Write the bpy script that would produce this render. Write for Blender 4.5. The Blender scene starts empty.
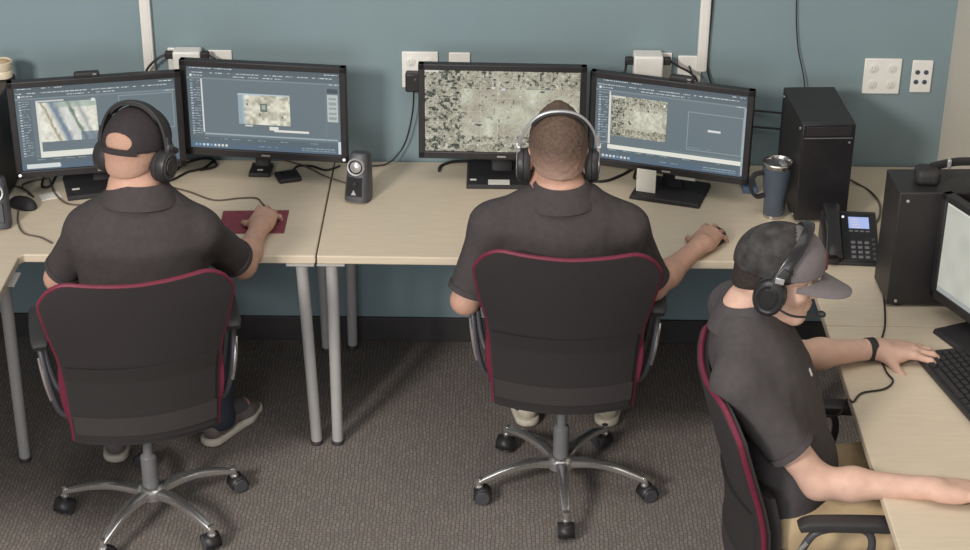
import bpy, bmesh, math, random
import numpy as np
from math import sin, cos, pi, radians, sqrt
from mathutils import Vector, Matrix
random.seed(7)
RNG = np.random.default_rng(11)
col = bpy.context.scene.collection
H = 0.74                                   # desk height

# ------------------------------------------------------------------ camera maths
CAM = np.array([0.5615, -6.0772, 3.4059]); PITCH = radians(27.222); ROLL = radians(.535); YAW = radians(-.145); FPX = 1833.7
_f = np.array([sin(YAW)*cos(PITCH), cos(YAW)*cos(PITCH), -sin(PITCH)])
_r0 = np.array([cos(YAW), -sin(YAW), 0.0]); _u0 = np.cross(_r0, _f)
_r = _r0*cos(ROLL)+_u0*sin(ROLL); _u = -_r0*sin(ROLL)+_u0*cos(ROLL)
def atz(px, py, z=H):
    d = _f+_r*(px-485)/FPX-_u*(py-275)/FPX
    return tuple(CAM+d*((z-CAM[2])/d[2]))
def aty(px, py, y):
    d = _f+_r*(px-485)/FPX-_u*(py-275)/FPX
    return tuple(CAM+d*((y-CAM[1])/d[1]))

# ------------------------------------------------------------------ materials
def lin(c):
    return tuple(((v/255)/12.92 if v/255 <= .04045 else ((v/255+.055)/1.055)**2.4) for v in c)
def nd(nt, t, **k):
    n = nt.nodes.new(t)
    for a, v in k.items(): setattr(n, a, v)
    return n
def mat(name, c, rough=.5, metal=0.0, var=.12, vs=25.0, bump=0.0, bs=200.0, emit=None, spec=.4, coat=0.0, stretch=None):
    """c: sRGB 0-255 base colour; var: brightness variation from a noise; bump: fine noise bump"""
    m = bpy.data.materials.new(name); m.use_nodes = True; nt = m.node_tree
    b = nt.nodes['Principled BSDF']
    L = lin(c)
    tc = nd(nt, 'ShaderNodeTexCoord'); src = tc.outputs['Object']
    if stretch:
        mp = nd(nt, 'ShaderNodeMapping'); mp.inputs['Scale'].default_value = stretch
        nt.links.new(src, mp.inputs['Vector']); src = mp.outputs['Vector']
    nz = nd(nt, 'ShaderNodeTexNoise'); nz.inputs['Scale'].default_value = vs; nz.inputs['Detail'].default_value = 4
    nt.links.new(src, nz.inputs['Vector'])
    rp = nd(nt, 'ShaderNodeValToRGB')
    rp.color_ramp.elements[0].position = .3; rp.color_ramp.elements[1].position = .7
    rp.color_ramp.elements[0].color = tuple(v*(1-var) for v in L)+(1,)
    rp.color_ramp.elements[1].color = tuple(min(1, v*(1+var)) for v in L)+(1,)
    nt.links.new(nz.outputs['Fac'], rp.inputs['Fac']); nt.links.new(rp.outputs['Color'], b.inputs['Base Color'])
    b.inputs['Roughness'].default_value = rough; b.inputs['Metallic'].default_value = metal
    b.inputs['Specular IOR Level'].default_value = spec
    if coat: b.inputs['Coat Weight'].default_value = coat
    if bump:
        n2 = nd(nt, 'ShaderNodeTexNoise'); n2.inputs['Scale'].default_value = bs; n2.inputs['Detail'].default_value = 3
        nt.links.new(tc.outputs['Object'], n2.inputs['Vector'])
        bp = nd(nt, 'ShaderNodeBump'); bp.inputs['Strength'].default_value = bump; bp.inputs['Distance'].default_value = .002
        nt.links.new(n2.outputs['Fac'], bp.inputs['Height']); nt.links.new(bp.outputs['Normal'], b.inputs['Normal'])
    if emit is not None:
        b.inputs['Emission Color'].default_value = L+(1,); b.inputs['Emission Strength'].default_value = emit
    return m
def mat_screen(name, strength=1.0):
    m = bpy.data.materials.new(name); m.use_nodes = True; nt = m.node_tree; b = nt.nodes['Principled BSDF']
    a = nd(nt, 'ShaderNodeAttribute', attribute_name='paint')
    b.inputs['Base Color'].default_value = (.01, .01, .012, 1); b.inputs['Roughness'].default_value = .45
    b.inputs['Specular IOR Level'].default_value = .2
    nt.links.new(a.outputs['Color'], b.inputs['Emission Color']); b.inputs['Emission Strength'].default_value = strength
    return m
def mat_carpet():
    m = bpy.data.materials.new('carpet'); m.use_nodes = True; nt = m.node_tree; b = nt.nodes['Principled BSDF']
    tc = nd(nt, 'ShaderNodeTexCoord'); L = nt.links
    nz = nd(nt, 'ShaderNodeTexNoise'); nz.inputs['Scale'].default_value = 14; nz.inputs['Detail'].default_value = 2
    L.new(tc.outputs['Object'], nz.inputs['Vector'])
    mx = nd(nt, 'ShaderNodeMixRGB'); mx.inputs['Fac'].default_value = .02
    L.new(tc.outputs['Object'], mx.inputs['Color1']); L.new(nz.outputs['Color'], mx.inputs['Color2'])
    br = nd(nt, 'ShaderNodeTexBrick', offset=.5)
    br.inputs['Scale'].default_value = 1.0; br.inputs['Brick Width'].default_value = .026; br.inputs['Row Height'].default_value = .0125
    br.inputs['Mortar Size'].default_value = .0022; br.inputs['Mortar Smooth'].default_value = .6; br.inputs['Bias'].default_value = 0
    br.inputs['Color1'].default_value = lin((137, 130, 124))+(1,); br.inputs['Color2'].default_value = lin((123, 116, 111))+(1,)
    br.inputs['Mortar'].default_value = lin((101, 95, 91))+(1,)
    mp = nd(nt, 'ShaderNodeMapping'); mp.inputs['Rotation'].default_value = (0, 0, pi/2)
    L.new(mx.outputs['Color'], mp.inputs['Vector']); L.new(mp.outputs['Vector'], br.inputs['Vector'])
    n2 = nd(nt, 'ShaderNodeTexNoise'); n2.inputs['Scale'].default_value = 170; n2.inputs['Detail'].default_value = 3
    L.new(tc.outputs['Object'], n2.inputs['Vector'])
    rp = nd(nt, 'ShaderNodeValToRGB'); rp.color_ramp.elements[0].position = .3; rp.color_ramp.elements[1].position = .72
    rp.color_ramp.elements[0].color = (.74, .74, .74, 1); rp.color_ramp.elements[1].color = (1.2, 1.2, 1.2, 1)
    L.new(n2.outputs['Fac'], rp.inputs['Fac'])
    mu = nd(nt, 'ShaderNodeMixRGB', blend_type='MULTIPLY'); mu.inputs['Fac'].default_value = 1
    L.new(br.outputs['Color'], mu.inputs['Color1']); L.new(rp.outputs['Color'], mu.inputs['Color2'])
    L.new(mu.outputs['Color'], b.inputs['Base Color'])
    bp = nd(nt, 'ShaderNodeBump'); bp.inputs['Strength'].default_value = .5; bp.inputs['Distance'].default_value = .004
    L.new(mu.outputs['Color'], bp.inputs['Height']); L.new(bp.outputs['Normal'], b.inputs['Normal'])
    b.inputs['Roughness'].default_value = .95; b.inputs['Specular IOR Level'].default_value = .1
    return m

def mat_fade(name, c0, c1, z0, z1):
    m = mat(name, c1, .72, var=.25, vs=130, bump=.9, bs=320, spec=.25); nt = m.node_tree; b = nt.nodes['Principled BSDF']
    old = b.inputs['Base Color'].links[0].from_socket; tc = nd(nt, 'ShaderNodeTexCoord'); sp = nd(nt, 'ShaderNodeSeparateXYZ'); mr = nd(nt, 'ShaderNodeMapRange')
    mr.inputs['From Min'].default_value = z0; mr.inputs['From Max'].default_value = z1
    mx = nd(nt, 'ShaderNodeMixRGB'); mx.inputs['Color1'].default_value = lin(c0)+(1,)
    nt.links.new(tc.outputs['Object'], sp.inputs[0]); nt.links.new(sp.outputs['Z'], mr.inputs['Value']); nt.links.new(mr.outputs['Result'], mx.inputs['Fac'])
    nt.links.new(old, mx.inputs['Color2']); nt.links.new(mx.outputs['Color'], b.inputs['Base Color']); return m
M = dict(
    wall=mat('wall_paint', (122, 140, 145), .75, var=.03, vs=3, bump=.15, bs=160),
    wall_r=mat('pale_wall_paint', (196, 190, 178), .75, var=.03, vs=3, bump=.15, bs=160),
    carpet=mat_carpet(),
    rubber=mat('black_rubber', (56, 53, 53), .55, var=.08),
    laminate=mat('maple_laminate', (206, 192, 170), .42, var=.045, vs=9, stretch=(1, 9, 9), spec=.35),
    edge=mat('laminate_edge', (214, 203, 186), .4, var=.03),
    legmetal=mat('grey_leg_metal', (178, 176, 174), .4, .15, var=.04),
    chrome=mat('chrome', (222, 220, 218), .22, .9, var=.05),
    blackp=mat('black_plastic', (44, 42, 44), .42, var=.1, bump=.05, bs=500),
    blackm=mat('matte_black_plastic', (45, 43, 45), .6, var=.1),
    gloss=mat('gloss_black_plastic', (38, 37, 39), .25, var=.1),
    tower=mat('black_tower_metal', (44, 42, 43), .45, var=.1, bump=.08, bs=700),
    meshback=mat('chair_mesh_fabric', (48, 44, 45), .8, var=.12, vs=420, bump=.4, bs=900),
    meshdark=mat('chair_band_fabric', (44, 41, 41), .85, var=.1, vs=300, bump=.3, bs=700),
    red=mat('crimson_piping', (106, 34, 54), .55, var=.1, vs=60),
    redfab=mat('crimson_fabric', (102, 31, 52), .75, var=.12, vs=200, bump=.3, bs=700),
    band=mat('chair_band_light', (56, 51, 51), .85, var=.1, vs=300, bump=.3, bs=700),
    sock=mat('sock_knit', (84, 82, 84), .9, var=.1, vs=120, bump=.3, bs=500),
    armpad=mat('armrest_pad', (50, 49, 50), .5, var=.08),
    white=mat('white_plastic', (226, 224, 218), .4, var=.03),
    offwhite=mat('ivory_plastic', (218, 215, 208), .45, var=.03),
    grey=mat('grey_plastic', (110, 110, 112), .4, var=.06),
    darkgrey=mat('dark_grey_plastic', (72, 72, 76), .4, var=.06),
    silver=mat('silver_plastic', (190, 190, 190), .3, .6, var=.05),
    paper=mat('paper_white', (228, 226, 218), .7, var=.03),
    skin=mat('skin', (205, 158, 138), .5, var=.07, vs=40, bump=.12, bs=350, spec=.3),
    skin2=mat('skin_tanned', (190, 150, 131), .5, var=.08, vs=40, bump=.12, bs=350, spec=.3),
    skin3=mat('skin_fair', (202, 166, 148), .5, var=.06, vs=40, bump=.12, bs=350, spec=.3),
    shirt=mat('charcoal_polo_knit', (70, 65, 66), .9, var=.08, vs=50, bump=.35, bs=600, spec=.15),
    shirt3=mat('slate_polo_knit', (76, 72, 73), .9, var=.08, vs=50, bump=.35, bs=600, spec=.15),
    khaki=mat('khaki_cotton', (188, 166, 132), .85, var=.07, vs=30, bump=.3, bs=500, spec=.15),
    darkpants=mat('dark_denim', (52, 56, 66), .85, var=.1, vs=60, bump=.3, bs=500, spec=.15),
    hair=mat_fade('brown_hair', (172, 140, 124), (92, 75, 65), 1.12, 1.235),
    stubble=mat('cropped_hair', (178, 142, 124), .75, var=.07, vs=160, bump=.6, bs=500, spec=.2),
    darkhair=mat('dark_hair', (52, 44, 40), .7, var=.3, vs=150, bump=.8, bs=320, spec=.25),
    capblack=mat('cap_charcoal_cotton', (56, 51, 53), .85, var=.1, vs=80, bump=.35, bs=700, spec=.15),
    capgrey=mat('cap_grey_cotton', (116, 110, 112), .85, var=.06, vs=80, bump=.35, bs=700, spec=.15),
    capdark=mat('cap_dark_camo', (60, 58, 58), .85, var=.45, vs=34, bump=.35, bs=600, spec=.15),
    logo=mat('cap_emblem_red', (112, 50, 52), .7, var=.1),
    shoe_grey=mat('shoe_grey', (108, 100, 98), .75, var=.12, vs=60),
    shoe_beige=mat('shoe_beige', (196, 188, 170), .7, var=.08, vs=60),
    sole=mat('shoe_sole', (206, 200, 186), .6, var=.06),
    eye=mat('eye_white', (225, 220, 212), .2, var=.02),
    iris=mat('eye_iris', (58, 40, 30), .2, var=.1),
    lips=mat('lips', (176, 112, 102), .5, var=.05),
    mat_red=mat('maroon_mouse_mat', (124, 62, 72), .8, var=.1, vs=40),
    cup=mat('navy_powder_coat', (84, 94, 108), .4, .3, var=.06, bump=.1, bs=500),
    steel=mat('brushed_steel', (196, 192, 188), .25, 1.0, var=.06),
    lcd=mat('phone_lcd', (138, 152, 196), .3, emit=.75, var=.06),
    led=mat('white_led', (245, 245, 240), .3, emit=.9, var=.0),
    blueobj=mat('blue_plastic', (84, 104, 134), .5, var=.06),
    cream=mat('cream_ceramic', (206, 194, 168), .5, var=.1, vs=30),
    cable=mat('black_cable', (40, 38, 38), .5, var=.06),
    cable_br=mat('grey_brown_cable', (92, 82, 74), .55, var=.06),
    slot=mat('socket_slot', (168, 164, 158), .5, var=.05),
    hole=mat('dark_socket', (70, 80, 94), .5, var=.05),
    screen=mat_screen('screen_paint', 1.08),
)

# ------------------------------------------------------------------ objects
def link(o, parent=None):
    col.objects.link(o)
    if parent is not None: o.parent = parent
    return o
def tag(o, label=None, cat=None, group=None, kind=None):
    if label: o['label'] = label
    if cat: o['category'] = cat
    if group: o['group'] = group
    if kind: o['kind'] = kind
    return o
def empty(name, loc=(0, 0, 0), rz=0.0, label=None, cat=None, group=None):
    o = bpy.data.objects.new(name, None); o.empty_display_size = .1
    o.location = loc; o.rotation_euler = (0, 0, rz); link(o)
    return tag(o, label, cat, group)
def children(o): return [c for c in list(col.objects) if c.parent == o]
def copy_tree(o, parent=None):
    c = o.copy(); link(c); c.parent = parent
    for ch in children(o): copy_tree(ch, c)
    return c

class MB:
    """collects shapes, builds ONE mesh object"""
    def __init__(s): s.v = []; s.f = []; s.m = []
    def add(s, vs, fs, mi=0, T=None):
        o = len(s.v)
        for p in vs:
            p = Vector(p)
            s.v.append(tuple(T @ p if T is not None else p))
        for q in fs: s.f.append(tuple(i+o for i in q)); s.m.append(mi)
        return s
    def box(s, c, size, mi=0, T=None, taper=None):
        x, y, z = (k/2 for k in size); t = taper or (1, 1)
        vs = [(c[0]+sx*x*(t[0] if sz > 0 else 1), c[1]+sy*y*(t[1] if sz > 0 else 1), c[2]+sz*z) for sz in (-1, 1) for sx, sy in ((-1, -1), (1, -1), (1, 1), (-1, 1))]
        return s.add(vs, [(3, 2, 1, 0), (4, 5, 6, 7), (0, 1, 5, 4), (1, 2, 6, 5), (2, 3, 7, 6), (3, 0, 4, 7)], mi, T)
    def lathe(s, prof, c=(0, 0, 0), n=24, mi=0, T=None, sx=1.0, sy=1.0):
        """prof: list of (radius, z); spins round z"""
        vs = []; fs = []
        for r, z in prof:
            for i in range(n):
                a = 2*pi*i/n; vs.append((c[0]+r*cos(a)*sx, c[1]+r*sin(a)*sy, c[2]+z))
        for k in range(len(prof)-1):
            for i in range(n):
                j = (i+1) % n; fs.append((k*n+i, k*n+j, k*n+n+j, k*n+n+i))
        fs.append(tuple(range(n-1, -1, -1))); fs.append(tuple((len(prof)-1)*n+i for i in range(n)))
        return s.add(vs, fs, mi, T)
    def tube(s, pts, r, n=10, mi=0, T=None, smooth=0, flat=None):
        """r: radius or list; smooth: Catmull-Rom subdivisions; flat=(w,t,ref): rectangular-ish section"""
        P = [Vector(p) for p in pts]
        R = list(r) if isinstance(r, (list, tuple)) else [r]*len(P)
        if smooth:
            Q = []; RR = []
            for i in range(len(P)-1):
                p0 = P[max(i-1, 0)]; p1 = P[i]; p2 = P[i+1]; p3 = P[min(i+2, len(P)-1)]
                for k in range(smooth):
                    t = k/smooth
                    Q.append(.5*((2*p1)+(p2-p0)*t+(2*p0-5*p1+4*p2-p3)*t*t+(3*p1-p0-3*p2+p3)*t**3)); RR.append(R[i]+(R[i+1]-R[i])*t)
            Q.append(P[-1]); RR.append(R[-1]); P, R = Q, RR
        vs = []; fs = []; nrm = None
        for i, p in enumerate(P):
            d = (P[min(i+1, len(P)-1)]-P[max(i-1, 0)])
            d = d.normalized() if d.length > 1e-9 else Vector((0, 0, 1))
            if flat is not None:
                a = Vector(flat[2]); a = (a-d*a.dot(d)).normalized()
            elif nrm is None:
                a = d.orthogonal().normalized()
            else:
                a = (nrm-d*nrm.dot(d)); a = a.normalized() if a.length > 1e-6 else d.orthogonal().normalized()
            nrm = a; b = d.cross(a)
            for k in range(n):
                t = 2*pi*k/n
                if flat is not None:
                    ct, st = cos(t), sin(t); e = .5
                    vs.append(p+a*(flat[0]/2*abs(ct)**e*(1 if ct > 0 else -1)*R[i])+b*(flat[1]/2*abs(st)**e*(1 if st > 0 else -1)*R[i]))
                else: vs.append(p+(a*cos(t)+b*sin(t))*R[i])
        for i in range(len(P)-1):
            for k in range(n):
                j = (k+1) % n; fs.append((i*n+k, i*n+j, i*n+n+j, i*n+n+k))
        fs.append(tuple(range(n-1, -1, -1))); fs.append(tuple((len(P)-1)*n+k for k in range(n)))
        return s.add(vs, fs, mi, T)
    def prism(s, poly, z0, z1, mi=0, T=None):
        n = len(poly); vs = [(x, y, z0) for x, y in poly]+[(x, y, z1) for x, y in poly]
        fs = [tuple(range(n-1, -1, -1)), tuple(range(n, 2*n))]+[(i, (i+1) % n, n+(i+1) % n, n+i) for i in range(n)]
        return s.add(vs, fs, mi, T)
    def build(s, name, mats, parent=None, bevel=0.0, seg=2, smooth=True, subsurf=0):
        me = bpy.data.meshes.new(name); me.from_pydata(s.v, [], s.f)
        mats = mats if isinstance(mats, (list, tuple)) else [mats]
        for m in mats: me.materials.append(m)
        me.polygons.foreach_set('material_index', s.m)
        bm = bmesh.new(); bm.from_mesh(me); bmesh.ops.recalc_face_normals(bm, faces=bm.faces); bm.to_mesh(me); bm.free()
        me.polygons.foreach_set('use_smooth', [smooth]*len(me.polygons))
        o = link(bpy.data.objects.new(name, me), parent)
        if smooth:
            try: me.set_sharp_from_angle(angle=radians(38))
            except Exception: pass
        if bevel:
            b = o.modifiers.new('bevel', 'BEVEL'); b.width = bevel; b.segments = seg; b.limit_method = 'ANGLE'; b.angle_limit = radians(40)
        if subsurf:
            q = o.modifiers.new('sub', 'SUBSURF'); q.levels = subsurf; q.render_levels = subsurf
        return o
def Tm(loc=(0, 0, 0), rx=0, ry=0, rz=0):
    return Matrix.Translation(loc) @ Matrix.Rotation(rz, 4, 'Z') @ Matrix.Rotation(ry, 4, 'Y') @ Matrix.Rotation(rx, 4, 'X')

# ------------------------------------------------------------------ signed distance modelling (people)
def smin(a, b, k):
    h = np.maximum(k-np.abs(a-b), 0)/k
    return np.minimum(a, b)-h*h*(k*.25)
def smax(a, b, k): return -smin(-a, -b, k)
class Frame:
    def __init__(s, o, x, y, z):
        s.o = np.array(o, float); s.R = np.array([x, y, z], float).T; s.s = 1.0      # columns = axes
    def p(s, *q):
        q = q[0] if len(q) == 1 else q
        return s.o+s.R @ np.array(q, float)*s.s
    def d(s, *q): return s.R @ np.array(q, float)
def rotframe(o, yaw=0, pitch=0, roll=0):
    """x right, y forward, z up; yaw turns left, pitch nods down"""
    R = Matrix.Rotation(yaw, 3, 'Z') @ Matrix.Rotation(-pitch, 3, 'X') @ Matrix.Rotation(roll, 3, 'Y')
    R = np.array(R); return Frame(o, R[:, 0], R[:, 1], R[:, 2])
class Vol:
    def __init__(s, lo, hi, h):
        s.lo = np.array(lo, float); s.h = h; s.n = np.ceil((np.array(hi)-s.lo)/h).astype(int)+1; s.sc = 1.0
        s.d = np.full(s.n, .5, np.float32)
        s.ax = [s.lo[i]+np.arange(s.n[i])*h for i in range(3)]
    def grid(s, lo, hi):
        a = [max(0, int(math.floor((lo[i]-s.lo[i])/s.h))) for i in range(3)]
        b = [min(int(s.n[i]), int(math.ceil((hi[i]-s.lo[i])/s.h))+1) for i in range(3)]
        if any(b[i] <= a[i] for i in range(3)): return None, None
        sl = tuple(slice(a[i], b[i]) for i in range(3))
        g = np.meshgrid(*[s.ax[i][a[i]:b[i]] for i in range(3)], indexing='ij', sparse=True)
        return sl, g
    def put(s, f, lo, hi, k=.01, op='u'):
        m = max(k, 0)+6*s.h
        sl, g = s.grid(np.array(lo)-m, np.array(hi)+m)
        if sl is None: return
        v = f(*g).astype(np.float32)
        if op == 'u': s.d[sl] = smin(s.d[sl], v, max(k, 1e-4))
        else: s.d[sl] = smax(s.d[sl], -v, max(k, 1e-4))
    def cone(s, a, b, ra, rb, k=.01, op='u', flat=None, cut=None):
        """tapered capsule; flat=(normal, factor>1) squashes along normal; cut=(t) flat end at parameter t"""
        a = np.array(a, float); b = np.array(b, float); ba = b-a; L2 = ba @ ba; ra *= s.sc; rb *= s.sc
        def f(X, Y, Z):
            px, py, pz = X-a[0], Y-a[1], Z-a[2]
            t0 = (px*ba[0]+py*ba[1]+pz*ba[2])/L2; t = np.clip(t0, 0, 1)
            qx, qy, qz = px-t*ba[0], py-t*ba[1], pz-t*ba[2]
            if flat is not None:
                n, fc = np.array(flat[0], float), flat[1]; n = n/np.linalg.norm(n)
                c = (qx*n[0]+qy*n[1]+qz*n[2])*(fc-1)
                qx, qy, qz = qx+c*n[0], qy+c*n[1], qz+c*n[2]
            d = np.sqrt(qx*qx+qy*qy+qz*qz)-(ra+(rb-ra)*t)
            if flat is not None: d = d/((1+flat[1])/2)
            if cut is not None: d = np.maximum(d, (t0-cut)*sqrt(L2))
            return d
        r = max(ra, rb)
        s.put(f, np.minimum(a, b)-r, np.maximum(a, b)+r, k, op); return s
    def ell(s, c, r, R=None, k=.01, op='u'):
        c = np.array(c, float); r = np.array(r, float)*s.sc
        def f(X, Y, Z):
            x, y, z = X-c[0], Y-c[1], Z-c[2]
            if R is not None:
                x, y, z = (R[0, i]*x+R[1, i]*y+R[2, i]*z for i in range(3))
            k0 = np.sqrt((x/r[0])**2+(y/r[1])**2+(z/r[2])**2); k1 = np.sqrt((x/r[0]**2)**2+(y/r[1]**2)**2+(z/r[2]**2)**2)
            return k0*(k0-1)/np.maximum(k1, 1e-6)
        s.put(f, c-r.max(), c+r.max(), k, op); return s
    def loft(s, fr, S, A, B, O, k=.02, cap=(True, True)):
        """stack of ellipses along fr's z: half width A (x), half depth B (y), forward offset O (y)"""
        ss = np.linspace(S[0], S[-1], 160)
        def sm(v):
            w = np.interp(ss, S, v); kk = np.hanning(17); kk /= kk.sum()
            return np.convolve(np.pad(w, 8, 'edge'), kk, 'valid')
        A_, B_, O_ = sm(A), sm(B), sm(O)
        def f(X, Y, Z):
            x, y, z = X-fr.o[0], Y-fr.o[1], Z-fr.o[2]
            u, v, w = (fr.R[0, i]*x+fr.R[1, i]*y+fr.R[2, i]*z for i in range(3))
            wc = np.clip(w, S[0], S[-1]); a = np.interp(wc, ss, A_); b = np.interp(wc, ss, B_); o = np.interp(wc, ss, O_)
            p = np.sqrt((u/a)**2+((v-o)/b)**2); g = np.sqrt((u/a**2)**2+((v-o)/b**2)**2)
            d = p*(p-1)/np.maximum(g, 1e-5)
            ex = np.abs(w-wc)
            return np.where(ex > 0, np.sqrt(np.maximum(d, 0)**2+ex**2), d)
        c = [fr.p(x, y, z) for x in (-max(A), max(A)) for y in (-.2, .2) for z in (S[0], S[-1])]
        s.put(f, np.min(c, 0), np.max(c, 0), k); return s
    def halfspace(s, p, n, lo=None, hi=None, k=.004):
        """keep only the side the normal n points away from"""
        p = np.array(p, float); n = np.array(n, float); n = n/np.linalg.norm(n)
        sl, g = s.grid(s.lo if lo is None else lo, s.lo+s.n*s.h if hi is None else hi)
        v = ((g[0]-p[0])*n[0]+(g[1]-p[1])*n[1]+(g[2]-p[2])*n[2]).astype(np.float32)
        s.d[sl] = smax(s.d[sl], v, k)
    def wrinkle(s, amp, freq, seed=0, k=(1, 1, 1), lo=None, hi=None):
        rg = np.random.default_rng(seed)
        sl, g = s.grid(s.lo if lo is None else lo, s.lo+s.n*s.h if hi is None else hi)
        X, Y, Z = g; t = 0
        for i in range(5):
            w = rg.normal(size=3)*np.array(k); w = w/np.linalg.norm(w)*freq*rg.uniform(.6, 1.6)
            w2 = rg.normal(size=3)*freq*.35
            ph = rg.uniform(0, 6.28)
            q = w[0]*X+w[1]*Y+w[2]*Z+ph+1.3*np.sin(w2[0]*X+w2[1]*Y+w2[2]*Z+ph*2)
            t = t+(1-np.abs(np.sin(q)))**2
        s.d[sl] -= (amp*(t/5-.25)).astype(np.float32)
    def mesh(s):
        d = s.d.copy()
        for i in range(3):
            ix = [slice(None)]*3
            for e in (0, -1): ix[i] = e; d[tuple(ix)] = np.maximum(d[tuple(ix)], .01)
        ins = d < 0
        n = np.array(d.shape)-1
        cnt = np.zeros(n, np.int8)
        for dx in (0, 1):
            for dy in (0, 1):
                for dz in (0, 1): cnt += ins[dx:dx+n[0], dy:dy+n[1], dz:dz+n[2]]
        act = np.argwhere((cnt > 0) & (cnt < 8))
        idx = np.full(n, -1, np.int32); idx[tuple(act.T)] = np.arange(len(act))
        acc = np.zeros((len(act), 3)); num = np.zeros(len(act))
        for ax in range(3):
            o1, o2 = [a for a in range(3) if a != ax]
            for i in (0, 1):
                for j in (0, 1):
                    p = act.copy(); p[:, o1] += i; p[:, o2] += j
                    q = p.copy(); q[:, ax] += 1
                    va = d[tuple(p.T)]; vb = d[tuple(q.T)]; m = (va < 0) != (vb < 0)
                    t = va[m]/(va[m]-vb[m]); pt = p[m].astype(float); pt[:, ax] += t
                    acc[m] += pt; num[m] += 1
        V = s.lo+acc/num[:, None]*s.h
        Fs = []
        for ax in range(3):
            o1, o2 = (ax+1) % 3, (ax+2) % 3
            sa = [slice(1, -1)]*3; sb = [slice(1, -1)]*3
            sa[ax] = slice(0, -1); sb[ax] = slice(1, None)
            A = ins[tuple(sa)]; B = ins[tuple(sb)]
            e = np.argwhere(A != B)
            if not len(e): continue
            flip = A[tuple(e.T)]
            off = np.ones(3, int); off[ax] = 0; e = e+off
            q = []
            for i, j in ((-1, -1), (0, -1), (0, 0), (-1, 0)):
                c = e.copy(); c[:, o1] += i; c[:, o2] += j; q.append(idx[tuple(c.T)])
            q = np.stack(q, 1); q[~flip] = q[~flip][:, ::-1]; Fs.append(q)
        return V, np.concatenate(Fs)
    def build(s, name, mats, parent=None, origin=(0, 0, 0), pick=None, relax=1):
        V, F = s.mesh()
        for _ in range(relax):
            acc = np.zeros_like(V); n = np.zeros(len(V))
            for a, b in ((0, 1), (1, 2), (2, 3), (3, 0)):
                np.add.at(acc, F[:, a], V[F[:, b]]); np.add.at(n, F[:, a], 1)
                np.add.at(acc, F[:, b], V[F[:, a]]); np.add.at(n, F[:, b], 1)
            V = V*.5+.5*acc/np.maximum(n, 1)[:, None]
        W = V-np.array(origin)
        me = bpy.data.meshes.new(name)
        me.vertices.add(len(W)); me.vertices.foreach_set('co', W.astype(np.float32).ravel())
        me.loops.add(F.size); me.loops.foreach_set('vertex_index', F.ravel().astype(np.int32))
        me.polygons.add(len(F)); me.polygons.foreach_set('loop_start', np.arange(0, F.size, 4, dtype=np.int32))
        me.polygons.foreach_set('loop_total', np.full(len(F), 4, np.int32))
        mats = mats if isinstance(mats, (list, tuple)) else [mats]
        for m in mats: me.materials.append(m)
        if pick is not None:
            me.polygons.foreach_set('material_index', pick(V[F].mean(1)).astype(np.int32))
        me.polygons.foreach_set('use_smooth', np.ones(len(F), bool))
        me.update(); me.validate()
        return link(bpy.data.objects.new(name, me), parent)

# ------------------------------------------------------------------ the room
XR = 2.172
def struct(o): return tag(o, kind='structure')
struct(MB().box((-.9, -3.6, -.05), (XR*2+1.9, 7.4, .1)).build('floor', M['carpet'], smooth=False))
struct(MB().box((-.9, .05, 1.55), (XR*2+1.9+.04, .1, 3.1)).build('wall_back', M['wall'], smooth=False))
struct(MB().box((XR+.05, -3.6, 1.55), (.1, 7.2, 3.1)).build('wall_right', M['wall_r'], smooth=False))
struct(MB().box((-.9, -.006, .05), (XR*2+1.84, .012, .1)).build('baseboard_back', M['rubber'], bevel=.003))
struct(MB().box((XR-.006, -3.6, .05), (.012, 7.15, .1)).build('baseboard_right', M['rubber'], bevel=.003))

# ------------------------------------------------------------------ desks
def desk(name, poly, label, legs, seam=None, origin=(0, 0)):
    root = empty(name, (origin[0], origin[1], 0), label=label, cat='desk')
    P = [(x-origin[0], y-origin[1]) for x, y in poly]
    MB().prism(P, H-.029, H).build('tabletop', [M['laminate']], root, bevel=.004, smooth=False)
    for tx, ty, bx, by in legs:
        l = MB().tube([(tx-origin[0], ty-origin[1], H-.029), (bx-origin[0], by-origin[1], .012)], [.0205, .0185], 18).build('leg', M['legmetal'], root)
        tag(l, label='grey metal tube leg')
        MB().lathe([(.021, 0), (.021, .012), (.018, .016)], (bx-origin[0], by-origin[1], 0), 16).build('foot_cap', M['rubber'], l)
        MB().box((tx-origin[0], ty-origin[1], H-.032), (.09, .09, .006)).build('mounting_plate', M['legmetal'], l)
    return root
YD = -.772
desk('corner_desk', [(-1.75, -.006), (-.0025, -.006), (-.0025, YD), (-.944, YD-.012), (-.957, YD-.03), (-.957, -2.1), (-1.75, -2.1)],
     'pale maple corner desk on the left',
     [(-.052, -.735, -.025, -.734), (-.06, -.075, -.044, -.086), (-.985, -.9, -1.0, -.86), (-1.68, -.08, -1.68, -.08), (-1.68, -1.98, -1.68, -1.98), (-1.02, -2.0, -1.02, -2.0)], origin=(-.6, -.4))
bpy.data.objects['corner_desk']['label'] = 'pale maple corner desk on the left where the man in the black cap works'
desk('desk', [(.0025, -.006), (XR-.005, -.006), (XR-.005, -1.203), (1.583, -1.203), (1.583, YD-.03), (1.565, YD-.01), (.0025, YD)],
     'pale maple straight desk in the middle along the teal wall, carrying the aerial map monitor',
     [(.047, -.732, .047, -.732), (.051, -.065, .051, -.065), (1.54, -.70, 1.54, -.70), (2.1, -.08, 2.1, -.08)], origin=(.8, -.4))
desk('desk', [(1.583, -1.206), (XR-.005, -1.206), (XR-.005, -2.95), (1.583, -2.95)],
     'pale maple side desk on the right along the cream wall, carrying the black keyboard',
     [(1.98, -1.32, 2.0, -1.30), (2.1, -2.85, 2.1, -2.85), (1.66, -2.85, 1.66, -2.85)], origin=(1.88, -2.0))

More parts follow.
